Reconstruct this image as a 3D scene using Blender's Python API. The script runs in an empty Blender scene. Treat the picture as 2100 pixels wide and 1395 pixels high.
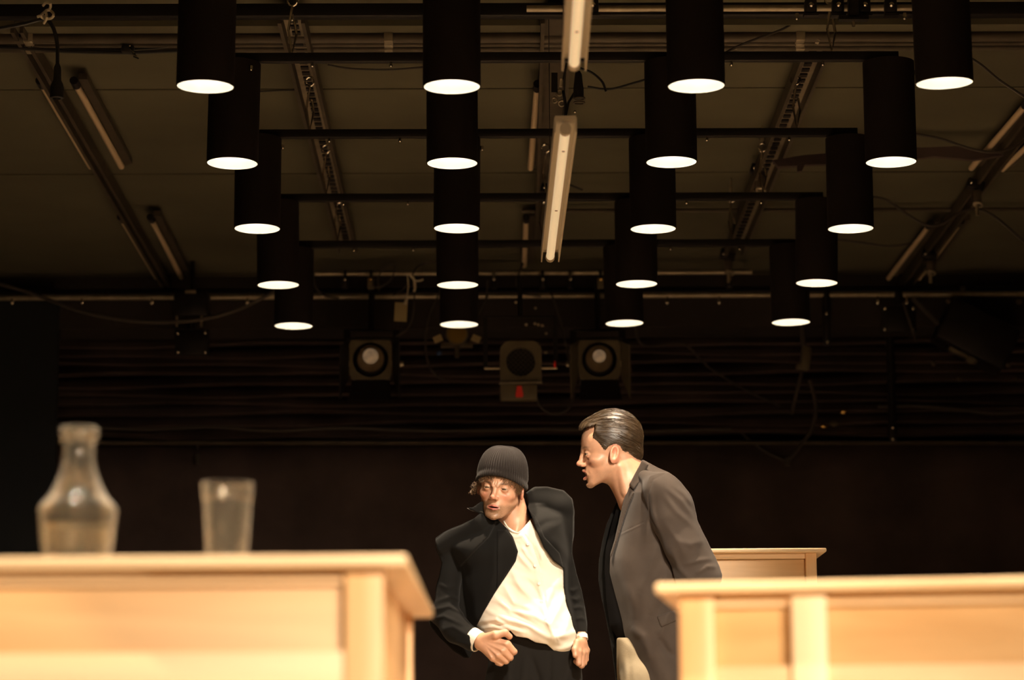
import bpy, bmesh, math, random
import numpy as np
from mathutils import Vector, Matrix
random.seed(4); np.random.seed(4)
C = bpy.context.scene
COL = C.collection
PI = math.pi
# ------------------------------------------------------------------ camera
F = 5600.0; CAMZ = 0.41
YAW, PIT, ROL = 0.0142, 0.1728, -0.0065
def ray(px, py):
    u, v = px-1050.0, py-697.5
    c, s = math.cos(ROL), math.sin(ROL)
    u, v = c*u+s*v, -s*u+c*v
    y2, z2 = F, -v
    c, s = math.cos(PIT), math.sin(PIT)
    y, z = c*y2-s*z2, s*y2+c*z2
    c, s = math.cos(YAW), math.sin(YAW)
    return Vector((c*u+s*y, -s*u+c*y, z))
def W(px, py, Y):                    # the place at distance Y that the photograph shows at (px, py)
    r = ray(px, py); k = Y/r.y
    return Vector((r.x*k, Y, CAMZ+r.z*k))
def WZ(px, py, Z):                   # the same for height Z
    r = ray(px, py); k = (Z-CAMZ)/r.z
    return Vector((r.x*k, r.y*k, Z))
fw = ray(1050, 697.5).normalized(); rt = (ray(1150, 697.5)-ray(1050, 697.5)).normalized(); up = rt.cross(fw).normalized()
cd = bpy.data.cameras.new('camera'); cam = bpy.data.objects.new('camera', cd); COL.objects.link(cam)
M = Matrix((rt, up, -fw)).transposed().to_4x4(); M.translation = Vector((0, 0, CAMZ)); cam.matrix_world = M
cd.sensor_width = 36.0; cd.lens = 36.0*F/2100; cd.clip_start = 0.05; cd.clip_end = 100
cd.dof.use_dof = True; cd.dof.focus_distance = 8.6; cd.dof.aperture_fstop = 3.4
C.camera = cam
# ------------------------------------------------------------------ world, exposure
w = bpy.data.worlds.new('world'); C.world = w; w.use_nodes = True
w.node_tree.nodes['Background'].inputs[0].default_value = (0.9, 0.75, 0.55, 1)
w.node_tree.nodes['Background'].inputs[1].default_value = 0.002
C.view_settings.view_transform = 'Standard'; C.view_settings.look = 'None'
C.view_settings.gamma = 1; C.view_settings.use_curve_mapping = False
C.view_settings.exposure = 1.0
LAMP_W = 85.0
WARM = (1.0, 0.79, 0.56)
# added spotlights, unseen: a key above the frame, two front lights behind the camera
def spot(name, loc, aim, watt, size, blend=0.6, col=WARM, rad=0.08):
    l = bpy.data.lights.new(name, 'SPOT'); l.energy = watt; l.color = col; l.spot_size = size; l.spot_blend = blend; l.shadow_soft_size = rad
    o = bpy.data.objects.new(name, l); COL.objects.link(o); o.location = loc
    o.rotation_euler = (Vector(aim)-Vector(loc)).to_track_quat('-Z', 'Y').to_euler(); return o
spot('added_key_spot', (1.03, 5.9, 2.62), (0.24, 8.3, 1.15), 225, math.radians(36), col=(1, 0.86, 0.69))
spot('added_front_spot', (1.3, -1.2, 2.0), (-0.7, 3.8, 0.6), 680, math.radians(34), 0.8)
spot('added_front_spot', (2.6, -1.2, 2.0), (1.1, 4.2, 0.6), 680, math.radians(34), 0.8)
# ------------------------------------------------------------------ materials
def mat(name, col, rough=0.6, metal=0.0, emit=0.0, noise=0.0, nscale=8.0, bump=0.0, bscale=60.0, spec=0.5, stretch=(1, 1, 1), emcol=None, sheen=0.0, vcol=None, sss=0.0, bdist=0.002):
    m = bpy.data.materials.new(name); m.use_nodes = True; nt = m.node_tree; b = nt.nodes['Principled BSDF']
    b.inputs['Base Color'].default_value = (*col, 1); b.inputs['Roughness'].default_value = rough; b.inputs['Metallic'].default_value = metal
    b.inputs['Specular IOR Level'].default_value = spec
    if sheen: b.inputs['Sheen Weight'].default_value = sheen; b.inputs['Sheen Roughness'].default_value = 0.5
    if sss: b.inputs['Subsurface Weight'].default_value = sss; b.inputs['Subsurface Radius'].default_value = (0.012, 0.005, 0.003); b.inputs['Subsurface Scale'].default_value = 0.6
    if emit: b.inputs['Emission Color'].default_value = (*(emcol or col), 1); b.inputs['Emission Strength'].default_value = emit
    tc = nt.nodes.new('ShaderNodeTexCoord'); mp = nt.nodes.new('ShaderNodeMapping'); mp.inputs['Scale'].default_value = stretch
    nt.links.new(tc.outputs['Object'], mp.inputs[0])
    src = None
    if vcol:
        a = nt.nodes.new('ShaderNodeVertexColor'); a.layer_name = vcol; src = a.outputs[0]; nt.links.new(src, b.inputs['Base Color'])
    if noise:
        n = nt.nodes.new('ShaderNodeTexNoise'); n.inputs['Scale'].default_value = nscale; n.inputs['Detail'].default_value = 5; nt.links.new(mp.outputs[0], n.inputs[0])
        mx = nt.nodes.new('ShaderNodeMix'); mx.data_type = 'RGBA'; mx.blend_type = 'MULTIPLY'; mx.inputs[0].default_value = 1
        cr = nt.nodes.new('ShaderNodeMapRange'); cr.inputs[1].default_value = 0.3; cr.inputs[2].default_value = 0.7; cr.inputs[3].default_value = 1-noise; cr.inputs[4].default_value = 1+noise*0.4
        nt.links.new(n.outputs[0], cr.inputs[0]); nt.links.new(cr.outputs[0], mx.inputs[7])
        if src: nt.links.new(src, mx.inputs[6])
        else: mx.inputs[6].default_value = (*col, 1)
        nt.links.new(mx.outputs[2], b.inputs['Base Color'])
    if bump:
        n2 = nt.nodes.new('ShaderNodeTexNoise'); n2.inputs['Scale'].default_value = bscale; n2.inputs['Detail'].default_value = 4; nt.links.new(mp.outputs[0], n2.inputs[0])
        bp = nt.nodes.new('ShaderNodeBump'); bp.inputs['Strength'].default_value = bump; bp.inputs['Distance'].default_value = bdist
        nt.links.new(n2.outputs[0], bp.inputs['Height']); nt.links.new(bp.outputs[0], b.inputs['Normal'])
    return m
def woodmat(name, c1, c2, axis):
    m = bpy.data.materials.new(name); m.use_nodes = True; nt = m.node_tree; b = nt.nodes['Principled BSDF']
    b.inputs['Roughness'].default_value = 0.45
    tc = nt.nodes.new('ShaderNodeTexCoord'); mp = nt.nodes.new('ShaderNodeMapping')
    s = [9, 9, 9]; s[axis] = 0.7; mp.inputs['Scale'].default_value = s
    n = nt.nodes.new('ShaderNodeTexNoise'); n.inputs['Scale'].default_value = 2.2; n.inputs['Detail'].default_value = 6; n.inputs['Distortion'].default_value = 0.6
    r = nt.nodes.new('ShaderNodeValToRGB'); r.color_ramp.elements[0].position = 0.3; r.color_ramp.elements[0].color = (*c1, 1); r.color_ramp.elements[1].position = 0.68; r.color_ramp.elements[1].color = (*c2, 1)
    nt.links.new(tc.outputs['Object'], mp.inputs[0]); nt.links.new(mp.outputs[0], n.inputs[0]); nt.links.new(n.outputs[0], r.inputs[0]); nt.links.new(r.outputs[0], b.inputs['Base Color'])
    bp = nt.nodes.new('ShaderNodeBump'); bp.inputs['Strength'].default_value = 0.15; bp.inputs['Distance'].default_value = 0.001; nt.links.new(n.outputs[0], bp.inputs['Height']); nt.links.new(bp.outputs[0], b.inputs['Normal'])
    return m
def glassmat(name, col=(1, 1, 1), ior=1.45, rough=0.02, tr=1.0, edge=1.0):
    m = bpy.data.materials.new(name); m.use_nodes = True; b = m.node_tree.nodes['Principled BSDF']
    b.inputs['Base Color'].default_value = (*col, 1); b.inputs['Transmission Weight'].default_value = tr; b.inputs['IOR'].default_value = ior; b.inputs['Roughness'].default_value = rough
    if edge < 1:
        nt = m.node_tree; lw = nt.nodes.new('ShaderNodeLayerWeight'); lw.inputs[0].default_value = 0.35; mr = nt.nodes.new('ShaderNodeMapRange')
        mr.inputs[1].default_value = 0.25; mr.inputs[2].default_value = 0.95; mr.inputs[3].default_value = tr; mr.inputs[4].default_value = edge
        nt.links.new(lw.outputs['Facing'], mr.inputs[0]); nt.links.new(mr.outputs[0], b.inputs['Transmission Weight'])
    return m
m_ceil = mat('ceiling_paint', (0.112, 0.102, 0.066), 0.85, noise=0.25, nscale=1.3, bump=0.2, bscale=5, spec=0.2)
m_floor = mat('stage_floor', (0.33, 0.25, 0.17), 0.5, noise=0.15, nscale=3)
m_wall = mat('black_wall', (0.04, 0.031, 0.028), 0.9, noise=0.3, nscale=2, spec=0.2)
m_cloth_b = mat('black_curtain', (0.085, 0.060, 0.056), 0.9, noise=0.4, nscale=3, spec=0.25)
m_black = mat('black_powder_coat', (0.010, 0.0075, 0.0075), 0.5, noise=0.2, nscale=9, spec=0.3)
m_shade = mat('black_lamp_shade', (0.016, 0.0115, 0.011), 0.7, noise=0.2, nscale=7, spec=0.1)
m_lining = mat('white_lamp_lining', (0.62, 0.59, 0.52), 0.45)
m_bulb = mat('bulb_glow', (1, 0.85, 0.65), 0.3, emit=21.0, emcol=(1, 0.96, 0.88))
m_steel = mat('galvanised_steel', (0.40, 0.34, 0.25), 0.45, 0.7, noise=0.25, nscale=20)
m_dsteel = mat('dull_steel', (0.075, 0.058, 0.038), 0.6, 0.3, noise=0.3, nscale=12)
m_chrome = mat('chrome', (0.75, 0.68, 0.58), 0.22, 1.0, noise=0.1, nscale=30)
m_rubber = mat('black_rubber', (0.012, 0.011, 0.011), 0.5, bump=0.1)
m_cable = mat('grey_cable', (0.05, 0.04, 0.032), 0.6, noise=0.2, nscale=10)
m_rope = mat('white_rope', (0.55, 0.48, 0.36), 0.9, bump=0.5, bscale=300)
m_tube = mat('fluorescent_glass', (0.86, 0.74, 0.52), 0.3, emit=0.22, emcol=(1, 0.76, 0.45))
m_tubeoff = mat('dim_fluorescent_glass', (0.62, 0.48, 0.32), 0.35)
m_chan = mat('fixture_channel', (0.42, 0.34, 0.23), 0.5)
m_lampgrey = mat('spotlight_grey', (0.115, 0.093, 0.052), 0.55, noise=0.25, nscale=15)
m_lens = mat('fresnel_lens', (0.14, 0.10, 0.055), 0.35, noise=0.3, nscale=26, bump=0.4, bscale=90)
m_glow = mat('lens_reflection_glow', (0.5, 0.36, 0.2), 0.4, noise=0.5, nscale=40, emit=0.05, emcol=(1, 0.70, 0.42))  # painted glow, standing in for light reflected in an unlit lens
m_amber = mat('amber_filter', (0.16, 0.10, 0.015), 0.3)
m_red = mat('red_tag', (0.75, 0.03, 0.02), 0.5)
m_blue = mat('blue_plastic', (0.03, 0.06, 0.16), 0.5)
m_card = mat('yellowed_card', (0.33, 0.26, 0.13), 0.8, noise=0.1)
m_brass = mat('brass_bolt', (0.95, 0.62, 0.22), 0.25, 1.0)
m_pine = woodmat('pine_long_grain', (0.74, 0.46, 0.22), (0.86, 0.61, 0.34), 0)
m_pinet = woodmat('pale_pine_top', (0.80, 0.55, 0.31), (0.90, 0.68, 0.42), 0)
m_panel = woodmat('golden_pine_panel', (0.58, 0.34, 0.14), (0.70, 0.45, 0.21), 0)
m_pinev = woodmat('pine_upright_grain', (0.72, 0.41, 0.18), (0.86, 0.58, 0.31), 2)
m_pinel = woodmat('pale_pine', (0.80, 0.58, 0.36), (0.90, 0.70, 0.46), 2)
m_glass = glassmat('clear_glass', (0.95, 0.90, 0.80), 1.5, 0.05, 0.98, 0.5)
m_water = glassmat('water', (0.97, 0.94, 0.86), 1.33, 0.02, 0.97, 0.7)
m_skin = mat('skin', (0.6, 0.35, 0.22), 0.42, vcol='Col', bump=0.15, bscale=420, sss=0.10, noise=0.10, nscale=60, bdist=0.0006)
m_eyew = mat('eye_white', (0.42, 0.34, 0.27), 0.15)
m_iris = mat('dark_iris', (0.045, 0.03, 0.015), 0.1)
m_strand = mat('light_brown_strands', (0.085, 0.050, 0.024), 0.3, noise=0.4, nscale=40, spec=0.8)
m_hair = mat('brown_hair', (0.050, 0.030, 0.014), 0.45, noise=0.5, nscale=40, spec=0.6)
m_curl = mat('curly_chestnut_hair', (0.15, 0.075, 0.028), 0.4, noise=0.5, nscale=30, spec=0.6)
m_knit = mat('black_rib_knit', (0.020, 0.0155, 0.0135), 0.95, spec=0.12, bump=0.6, bscale=380, sheen=0.1, bdist=0.001)
m_shirt = mat('white_cotton', (0.82, 0.74, 0.62), 0.85, bump=0.15, bscale=30, sheen=0.1, bdist=0.004)
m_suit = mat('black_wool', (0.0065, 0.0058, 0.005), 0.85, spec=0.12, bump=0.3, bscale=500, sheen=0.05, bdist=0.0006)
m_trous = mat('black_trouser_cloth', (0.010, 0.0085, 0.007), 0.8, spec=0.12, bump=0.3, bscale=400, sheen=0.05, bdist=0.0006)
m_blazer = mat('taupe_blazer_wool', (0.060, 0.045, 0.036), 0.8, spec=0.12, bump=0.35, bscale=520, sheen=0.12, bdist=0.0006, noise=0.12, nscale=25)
m_tee = mat('black_jersey', (0.006, 0.005, 0.005), 0.9, spec=0.12)
m_khaki = mat('khaki_cotton', (0.36, 0.29, 0.19), 0.85, spec=0.12, bump=0.3, bscale=200, noise=0.15, nscale=18)
m_leather = mat('black_leather', (0.01, 0.009, 0.008), 0.35)
m_btn = mat('pearl_button', (0.85, 0.80, 0.70), 0.3)
# ------------------------------------------------------------------ helpers
def link(name, me, m, parent=None):
    o = bpy.data.objects.new(name, me); COL.objects.link(o)
    if m is not None and not me.materials: me.materials.append(m)
    if parent is not None:
        o.parent = parent; o.matrix_parent_inverse = Matrix.Translation(-parent.location) if parent.parent is None else (Matrix.Translation(-parent.parent.location) if parent.parent.parent is None else Matrix())
        if parent.parent is not None: o.matrix_parent_inverse = Matrix()
    return o
def tag(o, label=None, cat=None, group=None, kind=None):
    if label: o['label'] = label
    if cat: o['category'] = cat
    if group: o['group'] = group
    if kind: o['kind'] = kind
    return o
def thing(name, loc, label, cat, group=None):
    o = bpy.data.objects.new(name, None); o.empty_display_size = 0.05; COL.objects.link(o); o.location = loc
    return tag(o, label, cat, group)
class B:                             # collects world-space shapes into one mesh
    def __init__(s): s.bm = bmesh.new()
    def box(s, a, b, bev=0.0, rot=None):
        a, b = Vector(a), Vector(b); c = (a+b)/2; d = b-a
        r = bmesh.ops.create_cube(s.bm, size=1, matrix=Matrix.Translation(c) @ (rot.to_4x4() if rot else Matrix()) @ Matrix.Diagonal((abs(d.x), abs(d.y), abs(d.z), 1)))
        if bev:
            es = list({e for v in r['verts'] for e in v.link_edges}); bmesh.ops.bevel(s.bm, geom=es, offset=bev, segments=2, affect='EDGES', profile=0.5)
        return s
    def obox(s, c, size, rot=None, bev=0.0):
        c = Vector(c); h = Vector(size)/2; return s.box(c-h, c+h, bev, rot)
    def bar(s, p, q, wd, ht, bev=0.0):          # square section bar from p to q
        p, q = Vector(p), Vector(q); d = q-p; L = d.length; y = d.normalized(); z = Vector((0, 0, 1)); x = y.cross(z)
        if x.length < 1e-4: x = Vector((1, 0, 0))
        x.normalize(); z = x.cross(y); R = Matrix((x, y, z)).transposed()
        return s.obox((p+q)/2, (wd, L, ht), R, bev)
    def cyl(s, p, q, r1, r2=None, n=16, caps=True):
        p, q = Vector(p), Vector(q); d = q-p; r2 = r1 if r2 is None else r2
        R = d.to_track_quat('Z', 'Y').to_matrix().to_4x4()
        bmesh.ops.create_cone(s.bm, cap_ends=caps, segments=n, radius1=r1, radius2=r2, depth=d.length, matrix=Matrix.Translation((p+q)/2) @ R); return s
    def tube(s, pts, r, n=7):
        pts = [Vector(p) for p in pts]; rings = []
        rr = r if isinstance(r, (list, tuple)) else [r]*len(pts)
        ref = Vector((0.13, 0.27, 0.95))
        for i, p in enumerate(pts):
            t = (pts[min(i+1, len(pts)-1)]-pts[max(i-1, 0)])
            if t.length < 1e-9: t = Vector((0, 0, 1))
            t.normalize(); x = t.cross(ref)
            if x.length < 1e-3: x = t.cross(Vector((1, 0, 0)))
            x.normalize(); y = t.cross(x)
            rings.append([s.bm.verts.new(p+x*math.cos(2*PI*k/n)*rr[i]+y*math.sin(2*PI*k/n)*rr[i]) for k in range(n)])
        for a, b in zip(rings, rings[1:]):
            for k in range(n): s.bm.faces.new((a[k], a[(k+1) % n], b[(k+1) % n], b[k]))
        s.bm.faces.new(rings[0][::-1]); s.bm.faces.new(rings[-1]); return s
    def lathe(s, prof, c, n=40, close=False, axis=None, facet=None):
        c = Vector(c); rings = []
        R = axis.to_track_quat('Z', 'Y').to_matrix() if axis else Matrix.Identity(3)
        for r, z in prof:
            if r < 1e-6: rings.append([s.bm.verts.new(c+R@Vector((0, 0, z)))]); continue
            rings.append([s.bm.verts.new(c+R@Vector((math.cos(2*PI*k/n)*r*(1+(facet or 0)*(k % 2)), math.sin(2*PI*k/n)*r*(1+(facet or 0)*(k % 2)), z))) for k in range(n)])
        pr = list(zip(rings, rings[1:]))
        if close: pr.append((rings[-1], rings[0]))
        for a, b in pr:
            for k in range(n):
                k2 = (k+1) % n
                if len(a) == 1 and len(b) == 1: continue
                if len(a) == 1: s.bm.faces.new((a[0], b[k2], b[k]))
                elif len(b) == 1: s.bm.faces.new((a[k], a[k2], b[0]))
                else: s.bm.faces.new((a[k], a[k2], b[k2], b[k]))
        return s
    def ball(s, c, r, sc=(1, 1, 1), n=12, rot=None):
        bmesh.ops.create_uvsphere(s.bm, u_segments=n, v_segments=max(6, n//2+2), radius=r, matrix=Matrix.Translation(Vector(c)) @ (rot.to_4x4() if rot else Matrix()) @ Matrix.Diagonal((*sc, 1))); return s
    def prism(s, pts, d):               # polygon (3-D points) pushed along d
        a = [s.bm.verts.new(Vector(p)) for p in pts]; b = [s.bm.verts.new(Vector(p)+Vector(d)) for p in pts]; n = len(a)
        s.bm.faces.new(a); s.bm.faces.new(b[::-1])
        for k in range(n): s.bm.faces.new((a[k], b[k], b[(k+1) % n], a[(k+1) % n]))
        return s
    def torus(s, c, R, r, axis=(0, 0, 1), n=16, m=8):
        q = Vector(axis).to_track_quat('Z', 'Y').to_matrix()
        pts = [Vector(c)+q@Vector((math.cos(2*PI*k/n)*R, math.sin(2*PI*k/n)*R, 0)) for k in range(n+1)]; return s.tube(pts, r, m)
    def build(s, name, m, parent=None, smooth=True, ang=35):
        bmesh.ops.recalc_face_normals(s.bm, faces=s.bm.faces[:])
        if smooth:
            for f in s.bm.faces: f.smooth = True
            for e in s.bm.edges:
                if len(e.link_faces) == 2 and e.calc_face_angle(0) > math.radians(ang): e.smooth = False
        me = bpy.data.meshes.new(name)
        base = Vector(parent.location) if (parent is not None and parent.parent is None) else (Vector(parent.parent.location) if parent is not None and parent.parent is not None else None)
        if parent is None:                       # give a single-mesh thing its own origin
            vs = [v.co for v in s.bm.verts]; cx = sum((v for v in vs), Vector())/len(vs); cx.z = min(v.z for v in vs)
            bmesh.ops.translate(s.bm, verts=s.bm.verts[:], vec=-cx)
        else:
            root = parent if parent.parent is None else parent.parent
            bmesh.ops.translate(s.bm, verts=s.bm.verts[:], vec=-Vector(root.location))
        s.bm.to_mesh(me); s.bm.free()
        o = bpy.data.objects.new(name, me); COL.objects.link(o); me.materials.append(m)
        if parent is None: o.location = cx
        else: o.parent = parent
        return o
def catmull(pts, n=8):
    P = [Vector(p) for p in pts]; P = [P[0]*2-P[1]]+P+[P[-1]*2-P[-2]]; out = []
    for i in range(1, len(P)-2):
        a, b, c, d = P[i-1:i+3]
        for k in range(n):
            t = k/n; out.append(0.5*((2*b)+(c-a)*t+(2*a-5*b+4*c-d)*t*t+(3*b-a-3*c+d)*t**3))
    out.append(P[-2]); return out
def cable(name, pts, r, m, label=None, parent=None, n=8):
    o = B().tube(catmull(pts, n), r, 6).build(name, m, parent)
    if label: tag(o, label, 'cable')
    return o
# ------------------------------------------------------------------ the setting
HC = 3.0
YB = 13.9
def RY(Y):                           # real distances of the far rig and the back wall
    if Y < 15.3: return 12.84+(Y-14.6)*0.15 if Y > 13.95 else 12.6+(Y-12.6)*0.1
    return 13.4+(Y-15.7)*0.5
def struct(o): o['kind'] = 'structure'; return o
struct(B().box((-6, -1.5, -0.12), (6, YB+1, 0)).build('floor', m_floor))
ce = struct(B().box((-6, -1.5, HC), (6, YB+1, HC+0.15)).build('ceiling', m_ceil))
struct(B().box((-6, YB, 0), (6, YB+0.15, HC)).build('wall_back', m_wall))
struct(B().box((-6.15, -1.5, 0), (-6, YB+1, HC)).build('wall_left', m_wall))
struct(B().box((6, -1.5, 0), (6.15, YB+1, HC)).build('wall_right', m_wall))
struct(B().box((-6, -1.65, 0), (6, -1.5, HC)).build('wall_front', m_wall))
# dropped bulkhead at the end of the ceiling
YK = WZ(1050, 565, HC).y; zb = W(1000, 672, YK).z
struct(B().box((-5.99, YK, zb), (5.99, YK+0.3, HC)).build('trim_1', m_wall))
# long painted beams and joint lines of the ceiling
for k, (py, hh, yy) in enumerate(((30, 0.05, 0.09), (182, 0.004, 0.02), (355, 0.005, 0.02))):
    p = WZ(1050, py, HC)
    struct(B().box((-5.99, p.y-yy/2, HC-hh), (5.99, p.y+yy/2, HC)).build('trim_%d' % (k+2), m_ceil))
# back curtain: plain drop below, gathered horizontal folds above
zf0 = W(1000, 905, YB-0.25).z; zf1 = W(1000, 690, YB-0.25).z
b = B(); nx = 160; nz = 14
g = []
for i in range(nx+1):
    x = -5.9+11.8*i/nx; row = []
    for j in range(nz+1):
        z = 0.02+(zf0-0.02)*j/nz
        row.append(b.bm.verts.new((x, YB-0.17+0.018*math.sin(x*9+math.sin(x*3))*(1-j/nz*0.5), z)))
    g.append(row)
for i in range(nx):
    for j in range(nz): b.bm.faces.new((g[i][j], g[i+1][j], g[i+1][j+1], g[i][j+1]))
cur = b.build('stage_curtain', m_cloth_b, ang=180)
tag(cur, 'plain black stage curtain hanging across the back wall', 'curtain')
sol = cur.modifiers.new('s', 'SOLIDIFY'); sol.thickness = 0.01; sol.offset = 0
NF = 10
bl = thing('gathered_blind', (0, YB-0.3, zf0), 'black cloth gathered in horizontal folds across the top of the back wall', 'curtain')
for k in range(NF):
    z0 = zf0+0.03+(zf1-zf0-0.03)*k/NF; hh = (zf1-zf0)/NF
    b = B(); rings = []
    for i in range(121):
        x = -5.8+11.6*i/120
        sag = 0.010*math.sin(x*1.9+k*1.7)+0.006*math.sin(x*5.3+k*2.9)
        prof = []
        for (dy, dz) in ((0.06, 0.0), (-0.035, -0.05*hh), (-0.052, 0.08*hh), (-0.035, 0.5*hh), (-0.01, 0.98*hh), (0.06, 1.0*hh)):
            prof.append(b.bm.verts.new((x, YB-0.26+dy*(1+0.3*math.sin(x*2.3+k)), z0+dz+sag)))
        rings.append(prof)
    for r0, r1 in zip(rings, rings[1:]):
        for q in range(6): b.bm.faces.new((r0[q], r1[q], r1[(q+1) % 6], r0[(q+1) % 6]))
    b.bm.faces.new(rings[0]); b.bm.faces.new(rings[-1][::-1])
    b.build('fold', m_cloth_b, bl, ang=60)
b = B().cyl(W(-40, 908, YB-0.34), W(2140, 908, YB-0.34), 0.012)
tag(b.build('curtain_batten', m_dsteel), 'thin dark batten along the bottom of the gathered black cloth', 'rail')
cable('wall_cable', [W(x, y, YB-0.4) for x, y in ((72, 882), (130, 876), (300, 880), (440, 876), (560, 884), (700, 878), (900, 884), (1130, 880), (1280, 885), (1500, 880))], 0.0085, m_cable, 'grey cable draped along the bottom edge of the gathered black cloth')
cable('wall_cable', [W(x, y, YB-0.4) for x, y in ((1800, 834), (1870, 833), (1940, 838), (1985, 842), (2040, 848), (2130, 842))], 0.010, m_cable, 'short grey cable sagging on the black cloth at far right')
for x, c in ((70, 'left'), (1720, 'right')):   # curtain legs hanging forward of the back wall
    pass
tag(B().box((W(-200, 800, 12.98).x, 12.95, 0.0), (W(118, 800, 12.98).x, 13.0, W(0, 600, 12.98).z)).build('wing_flat', mat('blue_black_flat', (0.006, 0.009, 0.013), 0.8)), 'blue-black scenery flat standing at the left end of the back wall', 'flat')
# ------------------------------------------------------------------ pendant lamps
LX = {0: (421, 926.5, 1428, 1937), 1: (476.5, 927.5, 1377, 1827.5), 2: (527.5, 936.5, 1339.5, 1744.5), 3: (570.5, 938.5, 1305.5, 1675), 4: (602, 941.5, 1280.5, 1622)}
LY = {0: (178, 178.5, 177, 171), 1: (335.5, 335.5, 333, 333), 2: (469.5, 469, 470, 469.5), 3: (585, 585, 583, 581), 4: (669, 666, 663.5, 661.5)}
SP = {0: 505.3, 1: 450.3, 2: 405.7, 3: 368.2, 4: 340}
S = 0.677
TL = 0.317; TR = 0.0795
rows = []
for r in range(5):
    # depth from the column spacing
    Y = None
    lo, hi = 5.0, 14.0
    for _ in range(50):
        mid = (lo+hi)/2
        wdt = W(LX[r][3], LY[r][3], mid).x-W(LX[r][0], LY[r][0], mid).x
        if wdt > 3*S: hi = mid
        else: lo = mid
    rows.append([W(LX[r][c], LY[r][c], lo) for c in range(4)])
for k in range(1, 5):                           # lamp rows added for their light, unseen above the frame
    rows.append([p-Vector((0, 0.93*k, 0)) for p in rows[0]])
ORD = ('first', 'second', 'third', 'fourth'); RN = ('nearest', 'second nearest', 'middle', 'fourth', 'farthest')
proto = {}
def lamp_mesh():
    t = TR-0.0022
    b = B().lathe([(TR, 0), (TR, TL), (0, TL), (0, TL-0.004), (t, TL-0.004), (t, 0)], (0, 0, 0), 48, close=False)
    me = []
    b.lathe([(TR, 0), (t, 0)], (0, 0, 0), 48)
    bmesh.ops.remove_doubles(b.bm, verts=b.bm.verts[:], dist=1e-5)
    return b
tilt = [(0.02, 0.015), (0, 0.0), (0.005, -0.01), (0.01, -0.045), (0.0, 0.02), (0, 0), (0, 0), (0, -0.01), (0, 0.015), (0.01, 0), (0, 0), (0, -0.005), (-.01, 0.01), (-.01, 0), (0, 0), (0, -0.02), (0.01, 0), (0.01, 0), (0.01, 0.01), (0.01, 0)]
first = None
for r, rw in enumerate(rows):
    for c, p in enumerate(rw):
        seen = r < 5
        if seen: lab = 'black cylinder pendant lamp, %s from left in the %s of five rows' % (ORD[c], RN[r])
        else: lab = 'black cylinder pendant lamp above the picture, %s from left, %s added unseen row towards the audience' % (ORD[c], ORD[r-5])
        root = thing('pendant_lamp', p, lab, 'lamp', 'black cylinder lamps hung in rows under the ceiling' if seen else 'added unseen cylinder lamps above the picture')
        if first is None:
            first = root
            sh = lamp_mesh().build('lamp_shade', m_shade); sh.location = (0, 0, 0)
            # lathe was recentred; parent without offset
            sh.parent = root
            li = B().lathe([(TR-0.0026, 0.0005), (TR-0.0026, TL-0.006), (0.02, TL-0.006), (0, TL-0.0065)], (0, 0, 0), 48).build('lining', m_lining, None); li.location = (0, 0, 0.0005); li.parent = root
            so = B().lathe([(0, 0.0), (0.022, 0.0), (0.024, 0.02), (0.024, 0.085), (0, 0.085)], (0, 0, 0), 20).build('socket', m_black); so.location = (0, 0, TL-0.095); so.parent = root
            bu = B().lathe([(0, 0), (0.016, 0.003), (0.028, 0.016), (0.031, 0.034), (0.026, 0.055), (0.015, 0.075), (0.013, 0.09), (0, 0.091)], (0, 0, 0), 20).build('bulb', m_bulb); bu.location = (0, 0, TL-0.175); bu.parent = root
            bo = B().cyl((0, 0, 0), (0, 0, 0.012), 0.006, n=6).ball((0, 0, 0), 0.0045).build('bolt', m_chrome); bo.location = (-0.0, -TR-0.006, TL-0.04); bo.rotation_euler = (0, 0, 0); bo.parent = root
            proto = [sh, li, so, bu, bo]
        else:
            for q in proto:
                d = q.copy(); COL.objects.link(d); d.parent = root
        tx, ty = tilt[r*4+c] if seen else (0, 0)
        root.rotation_euler = (tx, ty, 0.3*c+0.7*r)
        l = bpy.data.lights.new('lamp_light', 'SPOT'); l.energy = LAMP_W; l.spot_size = math.radians(50); l.spot_blend = 0.35; l.color = WARM; l.shadow_soft_size = 0.02
        lo_ = bpy.data.objects.new('lamp_light', l); COL.objects.link(lo_); lo_.parent = root; lo_.location = (0, 0, 0.135)
for r, rw in enumerate(rows):
    if r in (0,) or r > 4: pass
    a, d = rw[0].copy(), rw[3].copy()
    zt = (a.z+d.z)/2+TL+0.019
    y = (a.y+d.y)/2
    lab = 'square black steel bar carrying the %s row of cylinder lamps' % (RN[r] if r < 5 else ORD[r-5]+' unseen')
    t = thing('lamp_bar', ((a.x+d.x)/2, y, zt), lab, 'bar', 'steel bars carrying the cylinder lamps' if r < 5 else 'bars above the picture')
    B().bar((a.x-TR, y, zt), (d.x+TR*0.4, y, zt), 0.03, 0.028, 0.002).build('bar', m_black, t)
    if r in (1, 2, 3, 4):
        for fx in (0.12, 0.24, 0.76, 0.9):
            x = a.x+(d.x-a.x)*fx
            B().cyl((x, y, zt-0.024), (x, y, zt-0.012), 0.0045, n=6).ball((x, y, zt-0.024), 0.0055, n=8).build('bolt', m_chrome, t)
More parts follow.
